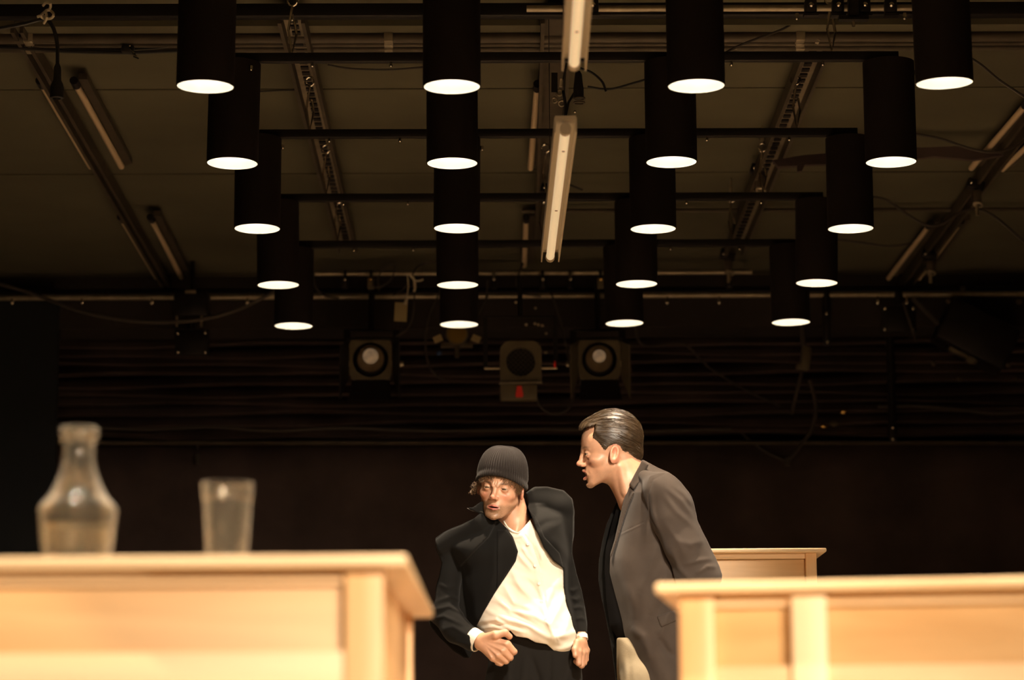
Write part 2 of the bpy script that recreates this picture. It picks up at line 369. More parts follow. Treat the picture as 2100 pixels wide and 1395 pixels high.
# long flat beam just behind the nearest lamps
p0 = W(-60, 23, 8.3); p1 = W(2160, 23, 8.3)
zt = (p0.z+p1.z)/2
bt = thing('long_batten', ((p0.x+p1.x)/2, 8.3, zt), 'wide flat black beam running the full width behind the nearest lamps', 'beam')
B().bar((p0.x, 8.3, zt), (p1.x, 8.3, zt), 0.05, 0.040, 0.002).build('beam', m_black, bt)
for x in (600, 1460, 1632, 1852):
    q = W(x, 34, 8.3); B().cyl((q.x, 8.27, zt-0.034), (q.x, 8.27, zt-0.018), 0.006, n=6).ball((q.x, 8.27, zt-0.034), 0.006).build('bolt', m_chrome, bt)
# ceiling conduits
for k, (py, r) in enumerate(((76, 0.020), (90, 0.010), (99, 0.012))):
    a = WZ(-60, py, HC-0.06); c = WZ(2160, py, HC-0.06); y = (a.y+c.y)/2
    t = thing('ceiling_conduit', (0, y, HC-0.06), ('thick conduit pipe crossing the ceiling behind the lamps', 'thin conduit pipe between its thicker neighbours on the ceiling', 'conduit pipe of middle thickness, lowest of the three across the ceiling')[k], 'pipe', 'conduits across the ceiling')
    B().cyl((-4.5, y, HC-0.06), (4.5, y, HC-0.06), r, n=14).build('pipe', m_dsteel, t)
    for x in (58, 797, 1400, 1640):
        q = WZ(x, py, HC-0.06); B().obox((q.x, y, HC-0.045), (0.03, 2*r+0.012, 2*r+0.03), bev=0.003).build('clip', m_steel, t)
a = WZ(1070, 433, HC-0.03); b_ = WZ(2160, 437, HC-0.03)
tag(B().cyl((a.x, a.y, HC-0.03), (4.6, a.y, HC-0.03), 0.009).build('ceiling_conduit', m_dsteel), 'thin lone conduit crossing the ceiling far behind the lamps', 'pipe')
# perforated ceiling channels running away from the audience
def channel(pxa, pya, pxb, pyb, z, wd, label, m=m_dsteel, holes=True):
    a = WZ(pxa, pya, z); c = WZ(pxb, pyb, z)
    t = thing('ceiling_channel', a, label, 'rail', 'perforated channels under the ceiling')
    d = (c-a); L = d.length; y = d.normalized(); x = y.cross(Vector((0, 0, 1))).normalized()
    for s in (-1, 1): B().bar(a+x*s*wd/2+Vector((0, 0, -0.02)), c+x*s*wd/2+Vector((0, 0, -0.02)), 0.012, 0.05).build('flange', m, t)
    B().bar(a, c, wd, 0.004).build('web', m_steel if holes else m, t)
    if holes:
        n = int(L/0.07); b = B()
        for k in range(n): b.obox(a+y*(k+0.5)*0.07+Vector((0, 0, -0.005)), (wd*0.35, 0.035, 0.006), Matrix((x, y, Vector((0, 0, 1)))).transposed())
        o = b.build('slots', m_black, t); o['kind'] = 'stuff'
    return t
channel(597, 20, 712, 500, HC-0.06, 0.075, 'perforated steel channel on the ceiling left of the middle lamp column')
channel(1668, 100, 1506, 505, HC-0.06, 0.075, 'perforated steel channel on the ceiling between the two right lamp columns')
channel(1142, 20, 1120, 500, HC-0.06, 0.09, 'plain steel channel on the ceiling above the hanging striplights', holes=False)
channel(35, 40, 350, 590, HC-0.03, 0.03, 'steel channel on the ceiling between paired dim striplights at left', holes=False)
channel(2140, 190, 1845, 590, HC-0.03, 0.045, 'steel channel on the ceiling between the striplights at right', holes=False)
# swivel hooks between channels and bars
def hook(px, row, label):
    y = (rows[row][0].y+rows[row][3].y)/2; zt = (rows[row][0].z+rows[row][3].z)/2+TL+0.033
    x = W(px, 200+60*row, y).x; p = Vector((x, y, zt)); L = HC-0.001-zt
    t = thing('chain_hook', p, label, 'hook', 'steel hooks holding the lamp bars')
    B().tube([p+Vector((0, 0, L-0.07)), p+Vector((0, 0, L))], 0.0035).build('rod', m_steel, t)
    B().torus(p+Vector((0, 0, L-0.085)), 0.016, 0.004, (0.3, 1, 0)).build('ring', m_chrome, t)
    B().tube([p+Vector((0.0, 0, L-0.1)), p+Vector((-0.012, 0, L*0.3)), p+Vector((0.0, 0, 0)), p+Vector((0.013, 0, L*0.25)), p+Vector((0.006, 0, L*0.42))], 0.0045).build('hook', m_chrome, t)
    B().cyl(p+Vector((0, 0, L-0.06)), p+Vector((0, 0, L-0.04)), 0.008, n=10).build('turnbuckle', m_steel, t)
for i, (x, row) in enumerate(((598, 1), (635, 2), (669, 3), (692, 4), (1710, 1), (1636, 2), (1565, 3), (1500, 4), (1120, 3), (1113, 4))):
    hook(x, row, 'steel hook on the %s lamp bar, %s' % (('', 'second', 'middle', 'fourth', 'farthest')[row], ('left of centre', 'right of centre', 'beside the hanging striplight')[i//4]))
# fluorescent striplights
def strip(a, c, z, r, label, bright, wd=0.0, name='fluorescent_striplight', grp=None):
    P = WZ(*a, z); Q = WZ(*c, z); t = thing(name, P, label, 'striplight', grp)
    d = (Q-P).normalized(); x = d.cross(Vector((0, 0, 1))).normalized()
    if wd:
        B().bar(P+Vector((0, 0, r*2.0)), Q+Vector((0, 0, r*2.0)), wd, 0.012).build('tray', m_chan, t)
        for s in (-1, 1): B().bar(P+x*s*wd/2+Vector((0, 0, r*0.6)), Q+x*s*wd/2+Vector((0, 0, r*0.6)), 0.004, 0.04).build('reflector_side', m_chan, t)
        B().cyl(P+d*0.03, Q-d*0.03, r, n=16).build('fluorescent_tube', m_tube, t)
        for e, s in ((P, 1), (Q, -1)): B().cyl(e+d*0.005*s, e+d*0.035*s, r*1.15, n=12).build('end_cap', m_chan, t)
        for f in (0.06, 0.94):
            q_ = P+(Q-P)*f; B().tube([q_+Vector((0, 0, r*2)), Vector((q_.x, q_.y, HC))], 0.0012, 5).build('suspension_wire', m_black, t)
        for f in (0.12, 0.55): B().cyl(P+(Q-P)*f+Vector((0, 0, -r-0.002)), P+(Q-P)*f+Vector((0, 0, r)), 0.004, n=8).build('clip', m_steel, t)
    else:
        B().bar(P+x*0.028+Vector((0, 0, 0.02)), Q+x*0.028+Vector((0, 0, 0.02)), 0.03, 0.022).build('housing', m_dsteel, t)
        B().cyl(P+d*0.05, Q, r, n=12).build('fluorescent_tube', m_tubeoff, t)
        B().cyl(P-d*0.02, P+d*0.05, r*1.25, n=10).build('end_cap', m_black, t)
    return t
ZH = 2.17
g1 = 'bright hanging striplights'; g2 = 'dim striplights on the ceiling'
strip((1191, -60), (1177, 136), ZH, 0.013, 'cream striplight in a tray, hanging at the top edge', True, 0.055, grp=g1)
strip((1160, 262), (1128, 530), ZH, 0.013, 'long cream striplight in a tray, hanging over the middle lamp rows', True, 0.055, grp=g1)
for a, c, lb in (((83, 168), (186, 342), 'dim striplight at far left, nearer pair, outer one'), ((153, 168), (249, 342), 'dim striplight at far left, nearer pair, inner one'),
                 ((248, 447), (321, 569), 'dim striplight at far left, farther pair, outer one'), ((309, 447), (372, 569), 'dim striplight at far left, farther pair, inner one'),
                 ((1102, 175), (1088, 345), 'dim striplight near the middle, between the second and third lamp bars'), ((1079, 447), (1075, 545), 'dim short striplight near the middle behind the fourth lamp bar'),
                 ((2108, 210), (1992, 345), 'dim striplight at far right, nearer pair, inner one'), ((2150, 260), (2056, 347), 'dim striplight at far right, nearer pair, outer one'),
                 ((1908, 460), (1822, 571), 'dim striplight at far right, farther pair, inner one'), ((1970, 455), (1885, 571), 'dim striplight at far right, farther pair, outer one')):
    strip(a, c, HC-0.055, 0.012, lb, False, grp=g2)
# chrome scaffold pipe with clamps, top right
zp = W(1080, 18, 8.05); zq = W(1880, 16, 8.05)
t = thing('scaffold_pipe', zp, 'bright steel scaffold pipe at the top edge between the third and fourth lamp columns', 'pipe')
B().cyl((zp.x, 8.05, zp.z), (W(1160, 18, 8.05).x, 8.05, zp.z), 0.0105, n=16).build('pipe', m_steel, t)
B().cyl((W(1205, 18, 8.05).x, 8.05, zp.z), (zq.x, 8.05, zp.z), 0.0105, n=16).build('pipe', m_steel, t)
for i, x in enumerate((1215, 1662, 1718, 1772, 1826)):
    q = W(x, 14, 8.02); t = thing('pipe_clamp', q, 'black pipe clamp on the bright scaffold pipe, %s from left' % ('first', 'second', 'third', 'fourth', 'fifth')[i], 'clamp', 'black clamps on the scaffold pipe')
    B().obox(q, (0.036, 0.04, 0.045), bev=0.006).build('clamp_body', m_black, t)
    B().ball(q+Vector((0, -0.023, 0.0)), 0.009).build('wing_nut', m_chrome, t)
    B().obox(q+Vector((0, -0.005, -0.028)), (0.044, 0.03, 0.008)).build('foot_plate', m_black, t)
q = W(1750, 38, 8.0); t = thing('hanging_clamp', q, 'black yoke clamp with bolt hanging from the scaffold pipe between two clamps', 'clamp')
B().obox(q, (0.09, 0.03, 0.012)).obox(q+Vector((0, 0, 0.03)), (0.03, 0.03, 0.06)).build('yoke', m_black, t); B().cyl(q-Vector((0, 0, 0.025)), q+Vector((0, 0, 0.09)), 0.005, n=8).build('bolt', m_chrome, t)
t = thing('hanging_bracket', W(1690, 70, 8.7), 'small slotted steel bracket hanging behind the second lamp bar at right', 'bracket')
q = W(1688, 62, 8.7); B().bar(q+Vector((0.02, 0, 0.06)), q+Vector((-0.02, 0, -0.04)), 0.05, 0.012).build('plate', m_steel, t); B().obox(q+Vector((-0.012, -0.01, -0.02)), (0.02, 0.012, 0.03)).build('slot', m_black, t)
# rear lighting pipes
def rpipe(x0, x1, py, Y, r, label, m=m_dsteel):
    a = W(x0, py, Y); c = W(x1, py, Y); z = (a.z+c.z)/2
    return tag(B().cyl((a.x, Y, z), (c.x, Y, z), r, n=14).build('lighting_pipe', m), label, 'pipe', 'pipes at the back of the rig'), z
rpipe(646, 1542, 560, 12.6, 0.0105, 'upper steel lighting pipe carrying spotlights, under the farthest lamp bar', m_steel)
rpipe(-60, 2160, 607, RY(14.6), 0.014, 'lower steel lighting pipe crossing the whole back of the rig', m_steel)
rpipe(-60, 2160, 598, RY(15.0), 0.02, 'thick black pipe just above the lower lighting pipe', m_black)
# bolts and junction plates on the lower pipe
for i, x in enumerate((25, 168, 311, 507, 1368, 1475, 1800, 1860)):
    q = W(x, 620, RY(14.55)); tag(B().ball(q, 0.011, (1, 1, 1.2)).cyl(q, q+Vector((0, 0, 0.03)), 0.006, n=8).build('pipe_bolt', m_chrome), 'small shiny bolt under the lower lighting pipe, %s from left' % ('first', 'second', 'third', 'fourth', 'fifth', 'sixth', 'seventh', 'eighth')[i], 'bolt', 'bolts under the lower lighting pipe')
def plate(x0, y0, x1, y1, Y, label, bolts):
    c = W((x0+x1)/2, (y0+y1)/2, Y); t = thing('junction_plate', c, label, 'plate')
    a = W(x0-6, y0-6, Y); d = W(x1+6, y1+6, Y)
    B().box((a.x, Y-0.01, d.z), (d.x, Y+0.03, a.z), 0.004).build('plate', m_black, t)
    B().cyl((c.x, Y, a.z), (c.x, Y, W(x0, 598, Y).z), 0.02, n=10).build('stem', m_black, t)
    for x, y in bolts: B().ball(W(x, y, Y-0.016), 0.010, n=8).build('bolt', m_chrome, t)
plate(365, 683, 421, 722, RY(14.5), 'black junction plate with four bolts under the lower pipe at left', ((365, 684), (421, 682), (365, 722), (421, 722)))
plate(1815, 633, 1873, 675, RY(14.5), 'black junction plate with four bolts under the lower pipe at right', ((1815, 633), (1873, 633), (1815, 675), (1873, 675)))
plate(1694, 645, 1698, 702, RY(14.6), 'narrow black plate with two bolts behind the farthest right lamp', ((1695, 643), (1697, 702)))
plate(1829, 876, 1833, 900, 13.46, 'tiny black wall plate with two bolts on the curtain at right', ((1831, 877), (1831, 901)))
q = W(394, 618, 12.64); t = thing('motor_box', q, 'dark box with pulley hanging under the end of the left ceiling channel', 'box')
B().obox(q+Vector((0, 0, -.02)), (0.16, 0.14, 0.12), bev=0.01).build('housing', m_black, t); B().cyl(q, Vector((q.x, q.y, HC)), 0.012, n=8).build('hanger', m_black, t); B().obox(q+Vector((0.0, -0.08, 0.03)), (0.05, 0.02, 0.012)).build('name_plate', m_steel, t)
for dx in (-.065, .05): B().tube([q+Vector((dx, -.05, -0.06)), q+Vector((dx, -.05, -0.13))], 0.006).build('hook', m_steel, t)
# clamps on the upper rear pipe
for i, (x, Y) in enumerate(((707, 12.55), (760, 12.55), (1013, 12.55), (1113, 12.55), (1170, 12.55), (1232, 12.55), (1496, 12.55))):
    q = W(x, 565, Y); t = thing('pipe_clamp', q, 'dark clamp on the upper rear lighting pipe, %s of seven from left' % ('first', 'second', 'third', 'fourth', 'fifth', 'sixth', 'seventh')[i], 'clamp', 'clamps on the upper rear lighting pipe')
    B().torus(q+Vector((0, 0.05, 0.01)), 0.018, 0.007, (1, 0, 0)).build('jaw', m_steel if i in (2, 4) else m_black, t)
    B().obox(q+Vector((0, 0.02, -0.035)), (0.03, 0.04, 0.05), bev=0.004).build('clamp_body', m_lampgrey if i in (1, 5) else m_black, t)
    B().ball(q+Vector((0, -0.01, -0.02)), 0.010, n=10).build('bolt', m_brass if i in (1, 5) else m_chrome, t)
# ------------------------------------------------------------------ spotlights
def fresnel(px, py, Y, label, lens=1.0, pipe=568):
    c = W(px, py, Y); t = thing('fresnel_spotlight', c, label, 'spotlight', 'spotlights on the rear pipes')
    w2 = 0.098
    fr = B()
    # square front frame with a round hole
    n = 32; out = []; inn = []
    for k in range(n):
        a = 2*PI*k/n; r = w2/max(abs(math.cos(a)), abs(math.sin(a))); out.append((math.cos(a)*min(r, w2*1.3), math.sin(a)*min(r, w2*1.3))); inn.append((math.cos(a)*0.083, math.sin(a)*0.083))
    V = {}
    for nm, lst, y in (('of', out, -0.01), ('if', inn, -0.01), ('ob', out, 0.012), ('ib', inn, 0.012)): V[nm] = [fr.bm.verts.new(c+Vector((x, y, z))) for x, z in lst]
    for k in range(n):
        j = (k+1) % n
        for A, D in (('of', 'if'), ('if', 'ib'), ('ib', 'ob'), ('ob', 'of')): fr.bm.faces.new((V[A][k], V[A][j], V[D][j], V[D][k]))
    fr.build('front_frame', m_lampgrey, t)
    ax = Vector((0, -1, 0))
    B().lathe([(0, -0.02), (0.045, -0.016), (0.062, -0.004), (0.062, 0.0), (0, 0.0)], c+Vector((0, 0.004, 0.006)), 28, axis=ax).build('lens', m_lens, t)
    B().lathe([(0, -0.001), (0.03*lens+0.006, -0.004), (0.036*lens, -0.008), (0, -0.008)], c+Vector((0, -0.014, 0.016)), 24, axis=ax).build('lens_glow_disc', m_glow, t)  # added disc that carries the painted lens glow
    B().lathe([(0.083, 0), (0.083, -0.06), (0.06, -0.07), (0.06, -0.055), (0.078, 0)], c, 28, axis=ax).build('lens_tube', m_black, t)
    B().box(c+Vector((-0.085, 0.03, -0.085)), c+Vector((0.085, 0.27, 0.085)), 0.02).build('housing', m_black, t)
    # barn doors: top one folded low over the lens, side ones hanging open
    B().prism([c+Vector((-0.085, -0.015, 0.098)), c+Vector((0.085, -0.015, 0.098)), c+Vector((0.11, -0.10, 0.075)), c+Vector((-0.11, -0.10, 0.075))], (0, 0, 0.004)).build('barn_door', m_black, t)
    B().prism([c+Vector((-0.085, -0.015, -0.098)), c+Vector((0.085, -0.015, -0.098)), c+Vector((0.10, -0.07, -0.20)), c+Vector((-0.10, -0.07, -0.20))], (0, 0.004, 0)).build('barn_door', m_black, t)
    for s in (-1, 1): B().prism([c+Vector((s*0.1, -0.012, 0.085)), c+Vector((s*0.1, -0.012, -0.085)), c+Vector((s*0.135, -0.10, -0.20)), c+Vector((s*0.135, -0.10, 0.05))], (0.004*s, 0, 0)).build('barn_door', m_lampgrey if lens < 1 else m_black, t)
    pz = W(px, pipe, Y).z
    for s in (-1, 1):
        B().bar(c+Vector((s*0.115, 0.12, 0)), Vector((c.x+s*0.115, c.y+0.12, c.z+0.16)), 0.03, 0.005).build('yoke_arm', m_black, t)
        B().cyl(c+Vector((s*0.09, 0.12, 0)), c+Vector((s*0.15, 0.12, 0)), 0.014, n=10).build('yoke_knob', m_steel, t)
    B().obox(c+Vector((0, 0.12, 0.16)), (0.235, 0.03, 0.006)).build('yoke_bridge', m_black, t)
    B().cyl(c+Vector((0, 0.12, 0.16)), Vector((c.x, c.y+0.12, pz)), 0.014, n=10).build('spigot', m_black, t)
    return t
fresnel(760, 738, 12.5, 'black spotlight with barn doors and added cream glow on the lens, left of the middle lamp column')
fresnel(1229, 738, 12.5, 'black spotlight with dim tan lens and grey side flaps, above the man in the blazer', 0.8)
# square frame spotlight with grille and red tag
c = W(1068, 743, 12.2); t = thing('profile_spotlight', c, 'grey square spotlight with round dark grille and red tag', 'spotlight', 'spotlights on the rear pipes')
hx, hz, ch, R0 = 0.094, 0.096, 0.03, 0.066
fr = B(); n = 48; V = {'of': [], 'if': [], 'ob': [], 'ib': []}
for k in range(n):
    a = 2*PI*k/n; ca, sa = math.cos(a), math.sin(a); r = 1/max(abs(ca)/hx, abs(sa)/hz)
    if sa > 0: r = min(r, (hx+hz-ch)/(abs(ca)+abs(sa)))
    for nm, rr, y in (('of', r, -0.012), ('if', R0, -0.012), ('ob', r, 0.012), ('ib', R0, 0.012)): V[nm].append(fr.bm.verts.new(c+Vector((ca*rr, y, sa*rr))))
for k in range(n):
    j = (k+1) % n
    for A, D in (('of', 'if'), ('if', 'ib'), ('ib', 'ob'), ('ob', 'of')): fr.bm.faces.new((V[A][k], V[A][j], V[D][j], V[D][k]))
fr.build('front_frame', m_lampgrey, t)
B().cyl(c+Vector((0, 0.02, 0)), c+Vector((0, 0.3, 0)), 0.075, n=24).build('barrel', m_black, t)
g = B()
for k in range(-5, 6):
    for s in (-1, 1):
        o_ = k*0.016; hl = math.sqrt(max(0, 0.067**2-o_**2)); dd = Vector((1, 0, s)).normalized(); nn = Vector((-s, 0, 1)).normalized()
        g.bar(c+nn*o_-dd*hl+Vector((0, 0.005, 0)), c+nn*o_+dd*hl+Vector((0, 0.005, 0)), 0.002, 0.002)
g.build('wire_grille', m_dsteel, t)
B().box(c+Vector((-0.094, -0.02, -0.172)), c+Vector((0.072, 0.06, -0.103)), 0.003).build('filter_box', m_lampgrey, t)
B().bar(c+Vector((-0.098, -0.015, -0.100)), c+Vector((0.094, -0.015, -0.096)), 0.02, 0.006).build('hinge', m_steel, t)
B().prism([c+Vector((-0.022, -0.024, -0.165)), c+Vector((0.006, -0.024, -0.165)), c+Vector((0.010, -0.024, -0.155)), c+Vector((0.002, -0.024, -0.112)), c+Vector((-0.018, -0.024, -0.112)), c+Vector((-0.026, -0.024, -0.155))], (0, 0.003, 0)).build('red_tag', m_red, t)
for s in (-1, 1):
    B().cyl(c+Vector((s*0.095, 0.05, -0.02)), c+Vector((s*0.165, 0.05, -0.02)), 0.006, n=8).build('tilt_rod', m_steel, t)
    B().bar(c+Vector((s*0.16, 0.06, -0.02)), c+Vector((s*0.16, 0.06, 0.22)), 0.02, 0.005).build('yoke_arm', m_black, t)
B().ball(c+Vector((0.155, 0.03, -0.005)), 0.011, (0.6, 1, 1.6)).build('red_knob', m_red, t)
B().obox(c+Vector((0, 0.06, 0.22)), (0.33, 0.03, 0.006)).build('yoke_bridge', m_black, t)
B().cyl(c+Vector((0, 0.06, 0.22)), c+Vector((0, 0.06, 0.41)), 0.012, n=10).build('spigot', m_black, t)
for x, y in ((1058, 620), (1079, 666), (1097, 664), (1104, 666), (1112, 668), (1120, 684), (1120, 723), (1098, 632)): B().ball(W(x, y, 12.15), 0.007, n=8).build('knob', m_steel, t)
# amber spotlight half hidden behind the farthest middle lamp
c = W(937, 686, 12.4); t = thing('par_spotlight', c, 'spotlight with round amber filter, just under the farthest middle lamp', 'spotlight', 'spotlights on the rear pipes')
B().lathe([(0, -0.01), (0.04, -0.006), (0.046, 0), (0.052, 0.0), (0.052, -0.12), (0.03, -0.2), (0, -0.2)], c, 28, axis=Vector((0, -1, 0))).build('barrel', m_black, t)
B().lathe([(0, 0.004), (0.045, 0.0), (0.045, -0.004), (0, -0.004)], c+Vector((0, -0.014, 0)), 28, axis=Vector((0, -1, 0))).build('amber_filter', m_amber, t)
B().torus(c+Vector((0, -0.012, 0)), 0.047, 0.004, (0, 1, 0), n=28).build('rim', m_lampgrey, t)
for s in (-1, 1): B().obox(c+Vector((s*0.088, 0, -0.02)), (0.04, 0.01, 0.03), Matrix.Rotation(0.4*s, 3, 'Y')).build('shutter_tab', m_card, t)
B().obox(c+Vector((0, 0.04, -0.045)), (0.15, 0.05, 0.02), bev=0.004).build('cradle', m_dsteel, t)
B().ball(c+Vector((-0.082, -0.01, -0.088)), 0.013).build('blue_plug', m_blue, t)
B().cyl(c+Vector((0.0, 0, -0.05)), c+Vector((0, 0, -0.11)), 0.012, n=10).build('lock_knob', m_dsteel, t)
B().cyl(c+Vector((0, 0.12, 0)), c+Vector((0, 0.12, 0.29)), 0.012, n=10).build('spigot', m_black, t)
# yellowed cardboard tag
q = W(822, 640, 12.4); t = thing('card_tag', q, 'yellowed card hanging by its corner clip beside the left spotlight', 'card')
B().obox(q, (0.058, 0.004, 0.088), Matrix.Rotation(0.06, 3, 'Y')).build('card', m_card, t); B().cyl(q+Vector((0.02, -0.005, 0.035)), q+Vector((0.028, -0.005, 0.065)), 0.010, 0.006, n=10).build('clip', m_rope, t)
B().tube([q+Vector((0.028, -0.005, 0.06)), q+Vector((0.035, 0, 0.12)), q+Vector((0.03, 0.02, 0.18))], 0.003).build('string', m_rope, t)
t = thing('safety_carabiner', W(848, 575, 12.4), 'pale forked clip hanging from the upper rear pipe', 'clip')
B().tube(catmull([W(842, 565, 12.4), W(849, 574, 12.4), W(851, 590, 12.4), W(849, 598, 12.4)]), 0.006).build('body', m_rope, t)
B().tube(catmull([W(849, 576, 12.4), W(860, 576, 12.4), W(868, 573, 12.4)]), 0.004).build('arm', m_rope, t)
# cables among the spotlights
def cab(pts, Y, label, r=0.005, m=m_cable, dy=0.0): return cable('rig_cable', [W(x, y, Y+dy*i) for i, (x, y) in enumerate(pts)], r, m, label)
cab(((912, 562), (897, 610), (880, 650), (872, 700), (878, 745), (895, 770), (912, 778)), 12.6, 'dark cable looping down left of the amber spotlight')
cab(((1130, 600), (1150, 660), (1166, 740), (1176, 800), (1168, 835), (1140, 850), (1112, 838), (1100, 815), (1098, 800)), 12.5, 'dark cable looping below the square spotlight with red tag')
cab(((850, 600), (848, 640), (838, 672), (812, 690)), 12.5, 'short dark cable behind the yellowed card')
cab(((640, 560), (648, 590), (668, 607), (695, 612)), RY(13.0), 'dark cable dropping to the pipe at the left end of the upper rear pipe')
cab(((778, 600), (776, 570), (790, 548), (810, 545), (800, 575), (770, 590), (762, 560)), 12.5, 'thin looping cable beside the left spotlight clamp', 0.004)
cab(((805, 606), (830, 590), (845, 565), (860, 545), (900, 535)), 12.5, 'thin cable rising right of the left spotlight', 0.004)
cab(((1000, 575), (998, 610), (985, 640), (975, 655)), 12.4, 'thin cable beside the farthest middle lamp', 0.005)
cab(((1078, 500), (1072, 540), (1060, 575), (1068, 600), (1110, 608)), 12.4, 'thin cable between the pipes above the square spotlight', 0.005)
cab(((1300, 620), (1315, 705), (1400, 705), (1450, 750), (1520, 795), (1600, 833)), 12.86, 'thin cable sagging across the gathered black cloth at right', 0.006, dy=0.12)
cab(((1500, 870), (1560, 920), (1610, 945)), 13.71, 'faint cable end above the right desk', 0.006)
cab(((-30, 575), (60, 600), (160, 637), (260, 657), (350, 661), (430, 652), (500, 630), (560, 600), (590, 590)), 12.2, 'thick grey cable sagging in a long curve at far left', 0.0085)
cab(((1480, 112), (1530, 88), (1600, 62), (1635, 42)), 8.6, 'thin cable rising to the beam between the third and fourth lamp columns', 0.004)
cab(((1940, 100), (2000, 125), (2050, 165), (2110, 205)), 8.6, 'thin cable curving away right of the nearest right lamp', 0.0045)
cab(((1875, 275), (1930, 285), (1990, 305), (2040, 312), (2080, 300), (2130, 270)), 9.9, 'thin cable arching past the right striplights', 0.005)
cab(((1780, 403), (1820, 412), (1860, 440), (1900, 462), (1930, 460), (1960, 440), (2000, 430), (2040, 445), (2110, 505)), 11.0, 'long thin cable waving behind the right striplights', 0.006)
cab(((1700, 490), (1760, 497), (1820, 505), (1870, 500)), 11.9, 'short thin cable behind the right lamp column', 0.005)
cab(((-30, 96), (60, 100), (150, 106), (260, 108), (370, 104), (480, 100)), 8.75, 'black cable bundle hanging along the ceiling at top left', 0.006, m_rubber)
cab(((-30, 95), (80, 92), (180, 104), (300, 100), (380, 92)), 8.8, 'thin black cable strung over the cable bundle at top left', 0.004, m_rubber)
cab(((672, 133), (720, 141), (800, 143), (870, 138)), 9.0, 'thin cable sagging under the second nearest lamp bar', 0.0035)
cab(((1205, 178), (1250, 183), (1300, 170), (1335, 160)), 9.2, 'thin black cable right of the hanging plug', 0.004, m_rubber)
cab(((1190, 140), (1215, 150), (1235, 168), (1243, 188)), 8.6, 'short black cable tail above the hanging plug', 0.004, m_rubber)
cab(((530, 188), (570, 186), (622, 184)), 9.4, 'taut thin wire between left lamp and channel', 0.003)
cab(((1085, 350), (1110, 345), (1135, 358), (1160, 375), (1195, 390)), 10.8, 'loose thin cable ends beside the hanging striplight', 0.004, m_rubber)
cab(((1172, -60), (1171, 0), (1168, 60), (1164, 120), (1155, 165)), 8.5, 'grey cable hanging beside the top striplight', 0.0035)
# knot of white rope and hanging plug, top left
t = thing('hanging_plug', W(118, 150, 8.0), 'black cable plug hanging from a cable knotted with white rope', 'plug')
B().tube(catmull([W(-20, 62, 8.0), W(45, 50, 8.0), W(90, 40, 8.0), W(108, 55, 8.0), W(117, 90, 8.0), W(118, 135, 8.0)]), 0.006).build('cable', m_rubber, t)
a = W(118, 132, 8.0)
B().lathe([(0.007, 0), (0.011, -0.01), (0.012, -0.05), (0.018, -0.062), (0.021, -0.075), (0.021, -0.105), (0.013, -0.107), (0.013, -0.095), (0, -0.095)], a, 24).build('plug_body', m_rubber, t)
t = thing('rope_knot', W(95, 25, 7.95), 'knot of pale rope tied round the hanging black cable', 'rope')
kp = [(88, 12), (94, 6), (103, 8), (102, 18), (92, 24), (84, 32), (90, 38), (104, 38), (110, 30), (104, 22), (94, 22), (96, 36), (90, 48)]
B().tube(catmull([W(x, y, 7.95-0.01*(i % 3)) for i, (x, y) in enumerate(kp)], 5), 0.0042, 7).build('rope', m_rope, t)
B().tube(catmull([W(76, 35, 7.94), W(82, 33, 7.94), W(92, 34, 7.94)]), 0.0045, 7).build('rope_end', m_rope, t)
# black multi plug in the middle
t = thing('hanging_connector', W(1186, 180, 8.4), 'fat black cable connector hanging between the two cream striplights', 'plug')
B().tube(catmull([W(1176, 138, 8.4), W(1182, 146, 8.4), W(1184, 160, 8.4)]), 0.006).build('cable', m_rubber, t)
B().lathe([(0.006, 0), (0.011, -0.01), (0.0155, -0.05), (0.0165, -0.055), (0.0165, -0.088), (0.012, -0.09), (0, -0.088)], W(1186, 146, 8.4), 22).build('sleeve', m_rubber, t)
B().torus(W(1188, 202, 8.4), 0.017, 0.003, n=20).torus(W(1188, 211, 8.4), 0.017, 0.003, n=20).build('locking_ring', m_dsteel, t)
B().ball(W(1179, 229, 8.4), 0.005, n=8).build('pin', m_chrome, t)
t = thing('cable_clamp', W(1150, 190, 8.45), 'tangle of small dark clamps and clips holding the hanging striplights', 'clamp')
B().bar(W(1137, 150, 8.5), W(1137, 190, 8.5), 0.012, 0.02).build('bracket', m_black, t)
B().cyl(W(1151, 162, 8.5), W(1150, 178, 8.5), 0.0055, n=10).build('sleeve', m_rope, t)
B().torus(W(1148, 190, 8.5), 0.009, 0.004, (0.2, 1, 0)).torus(W(1138, 205, 8.5), 0.008, 0.0035, (0.6, 1, 0.2)).torus(W(1152, 212, 8.5), 0.009, 0.0035, (0.1, 1, 0.5)).build('rings', m_steel, t)
B().tube([W(1155, 186, 8.45), W(1160, 215, 8.45), W(1160, 245, 8.45)], 0.005).tube([W(1178, 190, 8.45), W(1166, 210, 8.45), W(1160, 240, 8.45)], 0.004).build('hook', m_black, t)
B().obox(W(1159, 243, 8.45), (0.024, 0.02, 0.012), bev=0.002).build('foot', m_black, t)
B().box(W(1149, 262, 8.45)+Vector((0, -0.01, 0)), W(1169, 248, 8.45)+Vector((0, 0.02, 0))).build('end_bracket', m_steel, t)
for i, (x, y) in enumerate(((1153, 20), (1155, 48), (1156, 80))):
    tag(B().torus(W(x, y, 8.7), 0.009, 0.0035, (0.2*i, 1, 0.4)).tube([W(x, y-8, 8.7), W(x+3, y-24, 8.7)], 0.004).build('shackle', m_chrome if i == 2 else m_steel), 'small %s shackle beside the top cream striplight' % ('upper', 'middle', 'shiny lower')[i], 'shackle', 'shackles beside the top striplight')
t = thing('cable_connector', W(262, 101, 8.7), 'small black junction tied into the cable bundle at top left', 'connector')
B().obox(W(262, 101, 8.7), (0.04, 0.03, 0.028), Matrix.Rotation(0.2, 3, 'Y'), 0.005).build('body', m_rubber, t)
